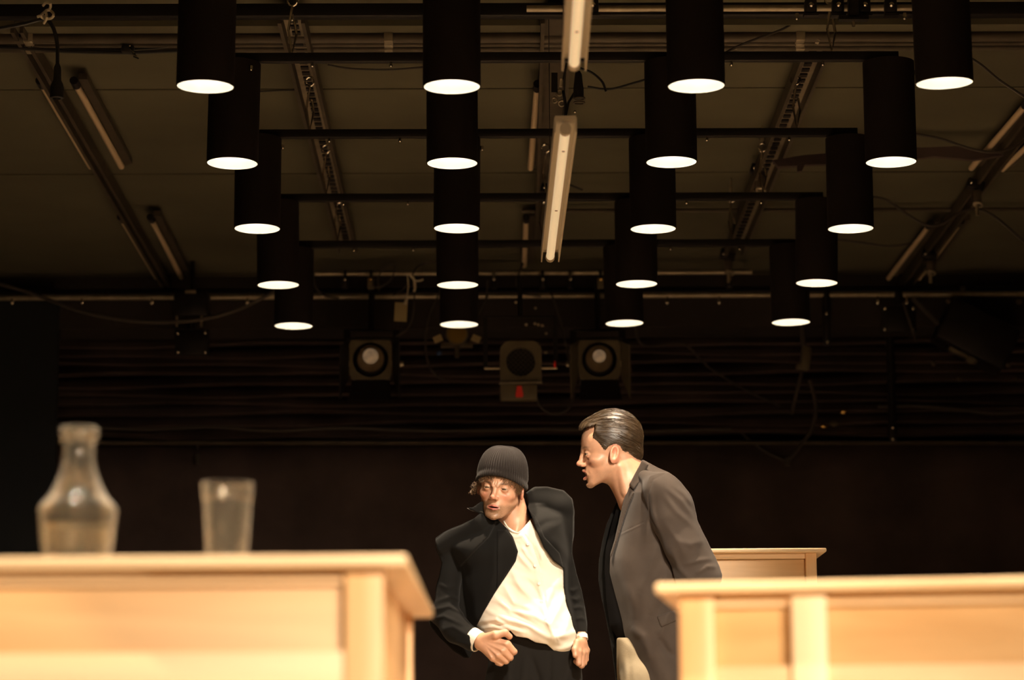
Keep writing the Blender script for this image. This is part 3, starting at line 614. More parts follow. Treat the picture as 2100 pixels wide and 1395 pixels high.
for k in range(5): B().tube([W(266+k*2, 96+k*5, 8.68), W(272+k*3, 104+k*4, 8.67)], 0.0022).build('wire_end', m_steel if k % 2 else m_rubber, t)
B().ball(W(266, 94, 8.68), 0.004, n=8).build('bolt', m_chrome, t)
# dark flag panels behind the right lamps
t = thing('black_flag', W(1650, 330, 10.2), 'black cloth flag with ragged lower edge hung behind the right lamps', 'panel')
pts = [(1585, 328), (1650, 318), (1800, 306), (1960, 300), (2000, 305), (2060, 318), (1995, 328), (1915, 320), (1880, 326), (1760, 334), (1650, 338), (1645, 350), (1636, 352), (1636, 340), (1596, 342)]
B().prism([W(x, y, 10.2) for x, y in pts], (0, 0.03, 0)).build('cloth', m_cloth_b, t); B().cyl(W(1585, 334, 10.24), W(2060, 312, 10.24), 0.007).build('rod', m_dsteel, t)
for i, (x, y, Y, lb) in enumerate(((1556, 350, 10.6, 'dark clamp cluster on the right perforated channel'), (2000, 380, 10.8, 'dark clamp hanging from the far right ceiling channel'), (1492, 525, 12.4, 'small dark clamp above the right end of the upper rear pipe'), (1905, 525, 12.2, 'dark clamp between the far right dim striplights'), (1126, 390, 10.7, 'dark clamp beside the long cream striplight'))):
    q = W(x, y, Y); t = thing('rig_clamp', q, lb, 'clamp')
    B().obox(q, (0.07, 0.05, 0.04), Matrix.Rotation(0.3, 3, 'Y'), 0.006).build('body', m_black, t)
    B().obox(q+Vector((0.0, -0.02, -0.05)), (0.035, 0.03, 0.05), bev=0.005).build('lower_jaw', m_dsteel, t)
    B().cyl(q+Vector((0, -0.02, -0.07)), q+Vector((0.0, -0.02, -0.13)), 0.008, n=8).build('screw', m_steel, t)
    B().torus(q+Vector((0.005, -0.02, -0.085)), 0.018, 0.005, (0.3, 0.3, 1)).build('ring', m_steel, t)
    B().ball(q+Vector((-0.02, -0.03, 0.005)), 0.007, n=8).build('bolt', m_chrome, t)
# side pole with clamp and cable, dim, right of the farthest lamp
t = thing('hanging_cable_clamp', W(1645, 760, RY(14.8)), 'dim hanging pole with brass clamp and forked cables, under the farthest right lamp', 'clamp')
B().cyl(W(1639, 608, RY(14.8)), W(1648, 715, RY(14.8)), 0.012).build('pole', m_cable, t)
B().obox(W(1652, 735, RY(14.8)), (0.05, 0.05, 0.12), Matrix.Rotation(0.15, 3, 'Y'), 0.015).obox(W(1645, 752, RY(14.75)), (0.06, 0.03, 0.03), bev=0.008).build('clamp', m_lampgrey, t)
B().tube(catmull([W(1645, 760, RY(14.8)), W(1635, 800, RY(14.8)), W(1623, 850, RY(14.8))]), 0.009).tube(catmull([W(1660, 780, RY(14.8)), W(1673, 830, RY(14.8)), W(1665, 880, RY(14.8)), W(1640, 915, RY(14.8)), W(1617, 945, RY(14.8))]), 0.009).build('cable', m_cable, t)
B().cyl(W(1617, 940, RY(14.8)), W(1615, 955, RY(14.8)), 0.014).build('plug', m_cable, t)
t = thing('side_floodlight', W(1980, 720, RY(14.4)), 'dim black floodlight with bronze stay, far right under the lower pipe', 'spotlight')
c = W(2000, 690, RY(14.4)); B().obox(c, (0.36, 0.2, 0.22), Matrix.Rotation(0.5, 3, 'Y'), 0.02).build('housing', m_black, t)
B().bar(W(1872, 612, RY(14.3)), W(1948, 690, RY(14.3)), 0.016, 0.016).build('stay', m_cable, t)
B().bar(W(1852, 620, RY(14.3)), W(1878, 700, RY(14.3)), 0.010, 0.010).build('stay', m_cable, t)
B().obox(W(1966, 720, RY(14.2)), (0.10, 0.03, 0.035), Matrix.Rotation(0.45, 3, 'Y'), 0.01).ball(W(1994, 735, RY(14.2)), 0.03).build('bronze_handle', m_lampgrey, t)
for x, y in ((1914, 745), (1967, 778), (2068, 748), (2084, 778), (1975, 592), (1945, 618), (2090, 619), (1974, 655)): B().ball(W(x, y, RY(14.25)), 0.014, n=8).build('bolt', m_dsteel, t)
for i, (x, y) in enumerate(((1690, 875), (1710, 869), (1730, 845))):
    tag(B().ball(W(x, y, 13.46), 0.018, (1.3, 1, 0.8)).cyl(W(x, y, 13.46), W(x, y, 13.55), 0.008).build('cable_clip', m_brass if i != 1 else m_lampgrey), 'small dim cable clip on the back curtain, %s of three at right' % ('first', 'second', 'third')[i], 'clip', 'cable clips on the back curtain')
tag(B().cyl(W(405, 908, RY(16.15)), W(405, 920, RY(16.15)), 0.006).cyl(W(405, 932, RY(16.15)), W(405, 952, RY(16.15)), 0.011).build('hanging_toggle', m_cable), 'small cord toggle hanging on the curtain between carafe and tumbler', 'toggle')
for i, x in enumerate((140, 2040)):
    pass
# ------------------------------------------------------------------ desks
def desk(name, label, c0, Ltab, Dtab, rot, ztop, side, oh=0.032, th=0.015, bt=0.05, pts=()):
    """c0 = near corner of the top (left or right end), side=+1: desk runs to the right of it"""
    t = thing(name, (c0.x, c0.y, 0), label, 'desk', 'pale pine desks')
    ux = Vector((math.cos(rot), math.sin(rot), 0))*side; uy = Vector((-math.sin(rot), math.cos(rot), 0))
    def bx(a0, a1, b0, b1, z0, z1, nm, m, bev=0.002):
        A = c0+ux*((a0+a1)/2)+uy*((b0+b1)/2); 
        return B().obox((A.x, A.y, (z0+z1)/2), (a1-a0, b1-b0, z1-z0), Matrix.Rotation(rot, 3, 'Z'), bev).build(nm, m, t)
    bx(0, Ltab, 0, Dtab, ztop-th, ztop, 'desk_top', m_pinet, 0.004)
    zt = ztop-th
    post = bt
    for a in (oh, Ltab-oh-post):
        for b in (oh, Dtab-oh-0.045): bx(a, a+post, b, b+0.045, 0, zt, 'leg', m_pinev)
    for nm_, px0, px1 in pts: bx(px0, px1, oh-0.004, oh+0.02, 0.0, zt, 'cross_board', m_pinel)
    bx(oh+post, Ltab-oh-post, oh+0.012, oh+0.03, zt-0.018, zt, 'top_rail', m_pinet)
    zr = ztop-0.120
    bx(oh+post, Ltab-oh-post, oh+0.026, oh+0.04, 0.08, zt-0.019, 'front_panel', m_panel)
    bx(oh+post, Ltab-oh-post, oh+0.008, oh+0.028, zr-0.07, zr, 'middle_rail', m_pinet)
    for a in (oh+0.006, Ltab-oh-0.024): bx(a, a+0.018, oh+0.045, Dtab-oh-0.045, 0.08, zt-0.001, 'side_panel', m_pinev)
    bx(oh+post, Ltab-oh-post, Dtab-oh-0.03, Dtab-oh-0.012, 0.08, zt, 'back_panel', m_pine)
    return t
c = W(835, 1137, 3.5); c.z = 0
ZT1 = W(835, 1137, 3.5).z
D1 = 0.93
desk('pine_desk', 'pale pine desk in the foreground bearing a carafe and a tumbler', c, 1.7, D1, math.radians(-1.2), ZT1, -1)
# depth at which the same top height is seen at the right desk corner
r_ = ray(1343, 1196); YR = (ZT1-CAMZ)/r_.z*r_.y
c = W(1343, 1196, YR); c.z = 0
desk('pine_desk', 'pale pine desk in the right foreground with a wide upright board', c, 1.5, 0.8, math.radians(-9.0), ZT1, 1, pts=(('a', 0.195, 0.245),))
c = W(1695, 1124, 9.0); ZT3 = c.z; c.z = 0
desk('pine_desk', 'tall narrow pine desk standing behind the man in the blazer', c, 0.62, 0.5, 0.0, ZT3, -1, oh=0.03, th=0.013, bt=0.036)
# carafe and tumbler
def gl(prof_out, t, base):           # outer profile -> closed glass wall profile
    inn = [(max(r-t, 0.001), max(z, base)) for r, z in prof_out[::-1]]
    return [(0, 0)]+prof_out+inn+[(0, base)]
YG = 3.92
q = W(157, 1150, YG); q = Vector((q.x, YG, ZT1+0.0005))
s = YG/F*1.015
def zpx(py): return (W(157, py, YG).z-ZT1)
prof = [(0.046, 0), (0.048, 0.003), (0.050, zpx(1137)), (0.0555, zpx(1062)), (0.0560, zpx(1046)), (0.052, zpx(1036)), (0.040, zpx(1015)), (0.030, zpx(985)), (0.0235, zpx(955)), (0.0215, zpx(930)), (0.0235, zpx(908)), (0.0275, zpx(893)), (0.0268, zpx(882)), (0.0245, zpx(878))]
sp = catmull([Vector((r, z, 0)) for r, z in prof[1:]], 5); po = [(0.046, 0)]+[(p.x, p.y) for p in sp]
t = thing('water_carafe', q, 'clear glass carafe part filled with water, on the left desk', 'carafe')
B().lathe(gl(po, 0.003, 0.006), q, 56).build('glass_body', m_glass, t)
zw = zpx(1078)
wp = [(r-0.0031, z) for r, z in po if 0.0065 < z < zw]
B().lathe([(0, 0.0065), (wp[0][0], 0.0065)]+wp+[(wp[-1][0]+0.0004, zw), (0, zw)], q, 56).build('water', m_water, t)
q = W(465, 1150, YG); q = Vector((q.x, YG, ZT1+0.0005))
t = thing('glass_tumbler', q, 'empty faceted glass tumbler on the left desk, right of the carafe', 'glass')
zg = W(465, 992, YG).z-ZT1
pg = [(0.026, 0), (0.0275, 0.002), (0.0285, 0.02), (0.0345, zg-0.026), (0.0363, zg-0.02), (0.0370, zg-0.002), (0.0362, zg)]
b = B().lathe(gl(pg, 0.0026, 0.012), q, 20, facet=0.02); b.build('glass_body', m_glass, t, ang=12)
# ------------------------------------------------------------------ sculpting: fields on a grid, meshed by surface nets
Y0 = 8.3; MM = Y0/F*1.013*1000                 # one sculpting unit in millimetres
def nets(Fv):
    ins = Fv < 0
    c = np.zeros(tuple(n-1 for n in Fv.shape), np.uint8)
    for dx in (0, 1):
        for dy in (0, 1):
            for dz in (0, 1): c += ins[dx:dx+c.shape[0], dy:dy+c.shape[1], dz:dz+c.shape[2]]
    act = (c > 0) & (c < 8); idx = np.argwhere(act); N = len(idx)
    vid = np.full(c.shape, -1, np.int64); vid[act] = np.arange(N)
    pos = np.zeros((N, 3)); cnt = np.zeros(N)
    cr = [(a, b, d) for a in (0, 1) for b in (0, 1) for d in (0, 1)]
    for p in cr:
        for ax in range(3):
            if p[ax] == 0:
                q = list(p); q[ax] = 1
                f0 = Fv[idx[:, 0]+p[0], idx[:, 1]+p[1], idx[:, 2]+p[2]]; f1 = Fv[idx[:, 0]+q[0], idx[:, 1]+q[1], idx[:, 2]+q[2]]
                m = (f0 < 0) != (f1 < 0); t = np.where(m, f0/np.where(m, f0-f1, 1), 0)
                pt = np.tile(np.array(p, float), (N, 1)); pt[:, ax] += t; pos += np.where(m[:, None], pt, 0); cnt += m
    pos = pos/cnt[:, None]+idx
    quads = []
    for ax in range(3):
        sl0 = [slice(None)]*3; sl1 = [slice(None)]*3; sl0[ax] = slice(0, -1); sl1[ax] = slice(1, None)
        a, b = ins[tuple(sl0)], ins[tuple(sl1)]; e = np.argwhere(a != b); o1, o2 = [k for k in range(3) if k != ax]
        e = e[(e[:, o1] > 0) & (e[:, o2] > 0) & (e[:, o1] < Fv.shape[o1]-1) & (e[:, o2] < Fv.shape[o2]-1)]
        s = a[e[:, 0], e[:, 1], e[:, 2]]
        def v(d1, d2):
            k = e.copy(); k[:, o1] += d1; k[:, o2] += d2; return vid[k[:, 0], k[:, 1], k[:, 2]]
        q = np.stack([v(-1, -1), v(0, -1), v(0, 0), v(-1, 0)], 1)
        if ax == 1: s = ~s
        q[~s] = q[~s][:, ::-1]; quads.append(q)
    return pos, np.concatenate(quads)
RAYC = None
def to_world(P):                               # sculpting space (px, depth, py) -> metres
    u = P[:, 0]-1050.0; v = P[:, 2]-697.5
    c, s = math.cos(ROL), math.sin(ROL); u, v = c*u+s*v, -s*u+c*v
    c, s = math.cos(PIT), math.sin(PIT); y = c*F+s*v; z = s*F-c*v
    c, s = math.cos(YAW), math.sin(YAW); rx, ry = c*u+s*y, -s*u+c*y
    Y = YP[0]+P[:, 1]*MM/1000; k = Y/ry
    return np.stack([rx*k, Y, CAMZ+z*k], 1)
YP = [Y0]
def mk(name, pos, quads, m, parent, col=None, relax=1):
    # light smoothing
    for _ in range(relax):
        acc = np.zeros_like(pos); cn = np.zeros(len(pos))
        for a, b in ((0, 1), (1, 2), (2, 3), (3, 0)):
            np.add.at(acc, quads[:, a], pos[quads[:, b]]); np.add.at(cn, quads[:, a], 1)
            np.add.at(acc, quads[:, b], pos[quads[:, a]]); np.add.at(cn, quads[:, b], 1)
        pos = pos*0.5+0.5*acc/np.maximum(cn, 1)[:, None]
    Wp = to_world(pos)
    if parent is not None: Wp = Wp-np.array(parent.location)[None]
    me = bpy.data.meshes.new(name); me.vertices.add(len(Wp)); me.vertices.foreach_set('co', Wp.astype(np.float32).ravel())
    nq = len(quads); me.loops.add(nq*4); me.loops.foreach_set('vertex_index', quads.astype(np.int32).ravel())
    me.polygons.add(nq); me.polygons.foreach_set('loop_start', np.arange(0, nq*4, 4, dtype=np.int32)); me.polygons.foreach_set('use_smooth', np.ones(nq, bool))
    me.update(calc_edges=True); me.validate()
    if col is not None:
        at = me.color_attributes.new('Col', 'FLOAT_COLOR', 'POINT'); at.data.foreach_set('color', np.concatenate([col, np.ones((len(col), 1))], 1).astype(np.float32).ravel())
    o = bpy.data.objects.new(name, me); COL.objects.link(o); me.materials.append(m)
    if parent is not None: o.parent = parent
    return o
def smin(a, b, k):
    h = np.clip(0.5+0.5*(b-a)/k, 0, 1); return b+(a-b)*h-k*h*(1-h)
def smax(a, b, k): return -smin(-a, -b, k)
def rcone(X, Y, Z, a, ra, b, rb):
    a = np.array(a, float); b = np.array(b, float); ba = b-a; L2 = (ba**2).sum()
    t = np.clip(((X-a[0])*ba[0]+(Y-a[1])*ba[1]+(Z-a[2])*ba[2])/max(L2, 1e-6), 0, 1)
    return np.sqrt((X-a[0]-t*ba[0])**2+(Y-a[1]-t*ba[1])**2+(Z-a[2]-t*ba[2])**2)-(ra+(rb-ra)*t)
def ell(X, Y, Z, c, r):
    q = np.sqrt(((X-c[0])/r[0])**2+((Y-c[1])/r[1])**2+((Z-c[2])/r[2])**2); return (q-1)*min(r)*np.clip(0.6+0.4*q, 0.6, 2)
def chain(X, Y, Z, pts, k=4):
    f = None
    for (a, ra), (b, rb) in zip(pts, pts[1:]):
        g = rcone(X, Y, Z, a, ra, b, rb); f = g if f is None else smin(f, g, k)
    return f
class Grid:
    def __init__(s, x0, x1, y0, y1, z0, z1, st):
        s.st = st; s.x = np.arange(x0, x1, st, dtype=np.float32); s.y = np.arange(y0, y1, st, dtype=np.float32); s.z = np.arange(z0, z1, st, dtype=np.float32)
        s.X = s.x[:, None, None]; s.Y = s.y[None, :, None]; s.Z = s.z[None, None, :]; s.x2 = s.x[:, None]; s.z2 = s.z[None, :]
    def dist(s, poly):                  # + inside
        P = np.array(poly, float); d = np.full((len(s.x), len(s.z)), 1e9); w = np.zeros(d.shape, bool)
        for a, b in zip(P, np.roll(P, -1, 0)):
            ba = b-a; t = np.clip(((s.x2-a[0])*ba[0]+(s.z2-a[1])*ba[1])/((ba**2).sum()+1e-9), 0, 1)
            d = np.minimum(d, (s.x2-a[0]-t*ba[0])**2+(s.z2-a[1]-t*ba[1])**2)
            cnd = ((a[1] <= s.z2) & (b[1] > s.z2)) | ((b[1] <= s.z2) & (a[1] > s.z2))
            with np.errstate(all='ignore'): xi = a[0]+(s.z2-a[1])/(b[1]-a[1]+1e-12)*(b[0]-a[0])
            w ^= cnd & (s.x2 < xi)
        return np.where(w, 1, -1)*np.sqrt(d)
    def blur(s, A, sig):
        n = max(1, int(sig*2.5/s.st)); k = np.exp(-0.5*(np.arange(-n, n+1)*s.st/sig)**2); k /= k.sum()
        A = np.apply_along_axis(lambda v: np.convolve(np.pad(v, n, 'edge'), k, 'valid'), 0, A)
        return np.apply_along_axis(lambda v: np.convolve(np.pad(v, n, 'edge'), k, 'valid'), 1, A)
    def puff(s, d, R, T, blur=5, p=0.5):
        u = np.clip(d/R, 0, 1); g = (1-(1-u)**2)**p
        return s.blur(g*T, blur)
    def fold(s, pts, wd, amp, tap=True):
        d = np.full((len(s.x), len(s.z)), 1e9); tt = np.zeros(d.shape); n = len(pts)-1
        for i, (a, b) in enumerate(zip(pts, pts[1:])):
            a = np.array(a, float); b = np.array(b, float); ba = b-a; t = np.clip(((s.x2-a[0])*ba[0]+(s.z2-a[1])*ba[1])/((ba**2).sum()+1e-9), 0, 1)
            e = np.sqrt((s.x2-a[0]-t*ba[0])**2+(s.z2-a[1]-t*ba[1])**2); m = e < d; d = np.where(m, e, d); tt = np.where(m, (i+t)/n, tt)
        g = np.exp(-(d/wd)**2)*amp
        return g*np.clip(np.sin(np.clip(tt, 0.02, 0.98)*PI), 0, 1)**0.6 if tap else g
    def step(s, poly, amp, soft=3): return amp*np.clip(s.dist(poly)/soft+0.5, 0, 1)
    def rel(s, yc, Hf, Hb, d):          # solid between yc-Hf and yc+Hb, cut by outline distance d
        yc = np.asarray(yc, np.float32)
        yc = yc[:, None, :] if yc.ndim == 2 else yc
        A = (yc-Hf[:, None, :])-s.Y; Bk = s.Y-(yc+Hb[:, None, :])
        return np.maximum(np.maximum(A, Bk), -d[:, None, :]).astype(np.float32)
    def mesh(s, Fv, name, m, parent, col=None, relax=1):
        # pad so that the surface closes
        Fv = Fv.copy(); Fv[0] = Fv[-1] = 5; Fv[:, 0] = Fv[:, -1] = 5; Fv[:, :, 0] = Fv[:, :, -1] = 5
        pos, q = nets(Fv); P = pos*s.st+np.array([s.x[0], s.y[0], s.z[0]])
        cl = col(P) if col is not None else None
        return mk(name, P, q, m, parent, cl, relax)
def ramp(x, a, b): return np.clip((x-a)/(b-a), 0, 1)
# ------------------------------------------------------------------ heads (head frame in mm: x across, y forward, z up, origin between the eyes)
class Head:
    def __init__(s, c, depth, yaw, pitch, roll, sc):
        f = np.array([-math.sin(yaw), -math.cos(yaw), 0.]); x = np.array([math.cos(yaw), -math.sin(yaw), 0.]); z = np.array([0, 0, 1.])
        f, z = f*math.cos(pitch)-z*math.sin(pitch), z*math.cos(pitch)+f*math.sin(pitch)
        x, z = x*math.cos(roll)+z*math.sin(roll), z*math.cos(roll)-x*math.sin(roll)
        s.f, s.x, s.z = f, x, z; s.c = np.array([c[0], depth, c[1]], float); s.sc = sc/MM      # mm -> units
        flip = np.array([1, 1, -1.])
        s.R = np.stack([x*flip, f*flip, z*flip])          # rows: axes in sculpting space
    def loc(s, X, Y, Z):
        dx, dy, dz = (X-s.c[0])/s.sc, (Y-s.c[1])/s.sc, (Z-s.c[2])/s.sc
        return tuple(s.R[i, 0]*dx+s.R[i, 1]*dy+s.R[i, 2]*dz for i in range(3))
    def pos(s, P): return s.c+(np.atleast_2d(P)@s.R)*s.sc
def headfield(x, y, z, o):
    ax = np.abs(x)
    f = ell(x, y, z, (0, -12, 36), (76, 98, 84))
    f = smin(f, ell(x, y, z, (0, 30, -22), (60, 58, 78)), 22)
    f = smin(f, ell(x, y, z, (0, 42, 36), (62, 48, 52)), 16)              # forehead
    j = rcone(ax, y, z, (52, 0, -48), 15, (20, 66, -94), 14); f = smin(f, j, 22)
    f = smin(f, ell(x, y, z, (0, 76, -101), (19, 15, 14)), 12)
    f = smin(f, ell(x, y, z, (0, 66, -66), (34, 26, 28)), 14)             # muzzle
    f = smin(f, ell(ax, y, z, (44, 50, -24), (19, 20, 14)), 20)           # cheekbones
    f = smin(f, rcone(ax, y, z, (8, 84, 17), 8, (40, 70, 19), 8), 9)      # brow
    f = smax(f, -ell(ax, y, z, (31, 96, -1), (19, 17, 11)), 9)            # sockets
    f = smin(f, rcone(x, y, z, (0, 86, 16), 7.5, (0, 99, -22), 8.5), 9)    # nose
    f = smin(f, ell(x, y, z, (0, 105, -30), (10, 10.5, 9)), 7)
    f = smin(f, ell(ax, y, z, (11.5, 95, -35), (6.5, 10, 7)), 5)
    f = smax(f, -ell(ax, y, z, (7, 104, -43.5), (4, 6, 3.6)), 2)
    f = smax(f, -rcone(ax, y, z, (20, 95, -38), 2.6, (33, 83, -66), 2.8), 6)  # smile crease
    # eyelids around the ball
    lid = np.sqrt((ax-31)**2+(y-74.5)**2+(z+1)**2)-14.2
    f = smin(f, lid, 3)
    ez = z+1-0.6*np.cos((ax-31)/9)
    slit = np.maximum(np.maximum(np.abs(ez)-o.get('eye', 3.2)*np.clip(1-((ax-31)/13.5)**2, 0.001, 1), np.abs(ax-31)-13.2), 76-y)
    f = smax(f, -slit, 1.0)
    f = smin(f, rcone(ax, y, z, (9, 88+o.get('frown', 0), 9), 4.5, (13, 85, 17), 5), 6)
    f = smax(f, -rcone(ax, y, z, (4.5, 93.5, 10), 1.0, (3.5, 93, 27), 0.8), 3.5*o.get('fur', 0.4))
    f = smax(f, -rcone(ax, y, z, (17, 89, -14), 0.8, (38, 79, -20), 1.2), 5)
    # lips and open mouth
    mo = o.get('open', 4); mz = -68; lp = o.get('lip', 1.0); cd = o.get('corner', 0)
    lipx = np.clip(1-(x/27.0)**2, 0, 1)
    f = smin(f, rcone(ax, y, z, (0, 95, mz+mo*0.5+5*lp), 4.6*lp, (23, 84, mz-0.5-cd), 2.4), 4)
    f = smin(f, rcone(ax, y, z, (0, 93.5, mz-mo*0.5-5.5*lp), 5.4*lp, (22, 83, mz-1-cd), 2.4), 4)
    f = smax(f, -ell(x, y, z, (0, 93, mz), (21, 17, max(mo*0.5, 0.9))), 1.6)
    f = smax(f, -ell(x, y, z, (0, 92, mz-mo*0.5-17), (18, 6, 5)), 6)
    # ears
    ez_ = z+9; ey = y+6
    e = ell(ax-77+0.25*(-ey), ey+0.22*ez_, ez_, (0, 0, 0), (8, 17, 31))
    e = smax(e, -ell(ax-84+0.25*(-ey), ey-1+0.22*ez_, ez_-3, (0, 0, 0), (8.5, 9.5, 19)), 3)
    e = smin(e, ell(ax-77, ey-9, ez_+4, (0, 0, 0), (5, 4, 6)), 3)
    f = smin(f, e, 4)
    return f
SK = np.array([0.56, 0.30, 0.185]); LIP = np.array([0.44, 0.125, 0.095]); STB = np.array([0.24, 0.135, 0.075]); BRW = np.array([0.10, 0.055, 0.028]); RED = np.array([0.60, 0.22, 0.14])
def headcol(hd, o):
    def fn(P):
        x, y, z = hd.loc(P[:, 0], P[:, 1], P[:, 2]); ax = np.abs(x); n = np.sin(x*1.7+z*2.3)*np.sin(z*1.9-x*1.1)*np.sin(y*2.1)
        def mix(c, t, m): return c*(1-m[:, None])+t*m[:, None]
        c = np.tile(SK, (len(P), 1))
        c = mix(c, RED, 0.6*np.exp(-((ax-38)/18)**2-((z+28)/16)**2)*(y > 40)); c = mix(c, RED, 0.7*np.exp(-(x/12)**2-((z+30)/12)**2)*(y > 95)); c = mix(c, RED, 0.6*(ax > 74)*(z < 25)*(z > -45))
        st = ramp(-z, 50, 60)*ramp(y, -5, 10)*ramp(-z, 50, 66)*(1-0.5*ramp(y, 20, 60)*np.exp(-((ax-40)/12)**2)); c = mix(c, STB, np.clip(st*o.get('stubble', 0.5)*(0.8+0.5*n), 0, 1))
        mo = o.get('open', 4)
        lz = (z+68)/(9+mo*0.5); c = mix(c, LIP, np.clip(1.6*(1-(x/25)**2-lz**2), 0, 0.92)*(y > 76))
        inm = np.clip(2*(1-(x/19)**2-((z+68)/(mo*0.5+0.8))**2), 0, 1)*(y < 91); c = mix(c, np.array([0.05, 0.012, 0.01]), inm)
        bz = z-o.get('bz', 19)-0.10*ax+((ax-30)/26)**2*4; c = mix(c, BRW, np.clip(1.5-np.abs(bz)/3.6, 0, 1)*np.clip(1.3-np.abs(ax-31)/20, 0, 1)*(y > 50)*(0.75+0.4*n)*o.get('brow', 0.8))
        c = mix(c, SK*0.55, 0.5*np.clip(1.2-np.abs(np.abs(z+1)-3.8)/1.3, 0, 1)*(np.abs(ax-31) < 14)*(y > 70))
        return np.clip(c, 0.005, 1)
    return fn
def body(name, parts, parent):          # several regions of one figure joined into one mesh
    obs = parts
    vs = []; fs = []; cs = []; n = 0
    for o in obs:
        me = o.data; k = len(me.vertices); a = np.empty(k*3, np.float32); me.vertices.foreach_get('co', a); vs.append(a)
        q = np.empty(len(me.polygons)*4, np.int32); me.polygons.foreach_get('vertices', q); fs.append(q+n)
        if 'Col' in me.color_attributes: c = np.empty(k*4, np.float32); me.color_attributes['Col'].data.foreach_get('color', c)
        else: c = np.tile(np.array([*SK, 1], np.float32), k)
        cs.append(c); n += k
    V, Q, Cc = np.concatenate(vs), np.concatenate(fs), np.concatenate(cs); nq = len(Q)//4
    me = bpy.data.meshes.new(name); me.vertices.add(n); me.vertices.foreach_set('co', V); me.loops.add(len(Q)); me.loops.foreach_set('vertex_index', Q)
    me.polygons.add(nq); me.polygons.foreach_set('loop_start', np.arange(0, nq*4, 4, dtype=np.int32)); me.polygons.foreach_set('use_smooth', np.ones(nq, bool)); me.update(calc_edges=True)
    at = me.color_attributes.new('Col', 'FLOAT_COLOR', 'POINT'); at.data.foreach_set('color', Cc)
    for o in obs: bpy.data.objects.remove(o, do_unlink=True)
    o = bpy.data.objects.new(name, me); COL.objects.link(o); me.materials.append(m_skin); o.parent = parent
    return o
def hp(hd, P): return [Vector(v) for v in to_world(hd.pos(np.array(P, float)))]
def eyes(hd, t, gaze):
    for s in (-1, 1):
        e = hp(hd, [(s*31, 74.5, -1)])[0]; g = hp(hd, [(s*31+gaze[0], 74.5+100, -1+gaze[1])])[0]; d = (g-e).normalized(); r = 0.0127*hd.sc*MM
        ob = B().ball(e, r, n=20).build('eye', m_eyew, t)
        B().lathe([(0, r*1.03), (r*0.25, r*1.01), (r*0.56, r*0.87), (r*0.57, r*0.8), (0, r*0.8)], e, 18, axis=d).build('iris', m_iris, ob)
def skinhands(G, fields, parent):
    f = fields[0]
    return G.mesh(f, 'part', m_skin, parent, col=lambda P: np.tile(SK*1.02, (len(P), 1)))
# ================================================================== man in the beanie
PB = thing('person', (W(1090, 1390, Y0).x, Y0, 0), 'man in black ribbed beanie, open white shirt and hunched black jacket, thumbs at his waistband', 'person')
def a1(*p): return [(840+x/2.709, 880+y/2.709) for x, y in p]
H1 = Head((1028, 998), -42, math.radians(14), math.radians(4), math.radians(-7), 0.87)
o1 = dict(lip=0.78, corner=3, fur=1.0, open=5, eye=2.4, stubble=1.2, frown=7, brow=1.25, bz=15.5)
G = Grid(950, 1110, -125, 90, 900, 1130, 1.15)
x, y, z = H1.loc(G.X, G.Y, G.Z); f = headfield(x, y, z, o1)/MM*0.89
nk = chain(G.X, G.Y*1.0, G.Z, [((1044, -6, 1035), 33), ((1055, -2, 1075), 34), ((1060, 2, 1110), 40)])
f = smin(f, nk, 9)
cordL = rcone(G.X, G.Y, G.Z, (1072, -18, 1040), 5, (1058, -34, 1092), 5); f = smin(f, cordL, 6)
part1 = G.mesh(f.astype(np.float32), 'part', m_skin, PB, headcol(H1, o1), relax=1)
G = Grid(965, 1065, -150, -50, 1285, 1372, 1.0)
hx = [((1040, -118, 1322), (1054, -114, 1337), (1046, -98, 1343)), ((1032, -119, 1335), (1046, -114, 1349), (1038, -98, 1352)), ((1022, -117, 1344), (1038, -110, 1356), (1030, -96, 1357)), ((1011, -112, 1349), (1027, -106, 1361), (1020, -94, 1360))]
f = chain(G.X, G.Y, G.Z, [((972, -82, 1306), 19), ((986, -96, 1316), 17.5)])
for i, (m_, p_, d_) in enumerate(hx):
    f = smin(f, rcone(G.X, G.Y, G.Z, (990, -100, 1312+4*i), 11, m_, 8.2), 6)
f2 = None
for i, (m_, p_, d_) in enumerate(hx):
    r = (6.9, 7.1, 6.7, 5.9)[i]; g = chain(G.X, G.Y, G.Z, [(m_, r+1.2), (p_, r), (d_, r-0.6)], 1.5); f2 = g if f2 is None else np.minimum(f2, g)
f = smin(f, f2, 2.5)
f = smin(f, chain(G.X, G.Y, G.Z, [((996, -106, 1309), 10), ((1016, -118, 1303), 9), ((1036, -119, 1298), 6.8), ((1045, -112, 1306), 6.2)], 3), 5)
for i in range(4): f = smin(f, rcone(G.X, G.Y, G.Z, (996, -112, 1314+4*i), 1.2, (hx[i][0][0]-4, hx[i][0][1]-7.5, hx[i][0][2]-1), 1.6), 3)
part2 = G.mesh(f.astype(np.float32), 'part', m_skin, PB, lambda P: np.tile(SK*1.05, (len(P), 1)))
G = Grid(1165, 1220, -105, -10, 1295, 1380, 1.0)
hx = [((1187, -72, 1338), (1187, -76, 1361), (1181, -62, 1357)), ((1194, -64, 1340), (1193, -66, 1365), (1186, -54, 1361)), ((1200, -55, 1338), (1198, -56, 1360), (1191, -44, 1357)), ((1203, -45, 1334), (1202, -46, 1353), (1196, -36, 1352))]
f = chain(G.X, G.Y, G.Z, [((1193, -48, 1302), 9.5), ((1192, -52, 1318), 12)])
f2 = None
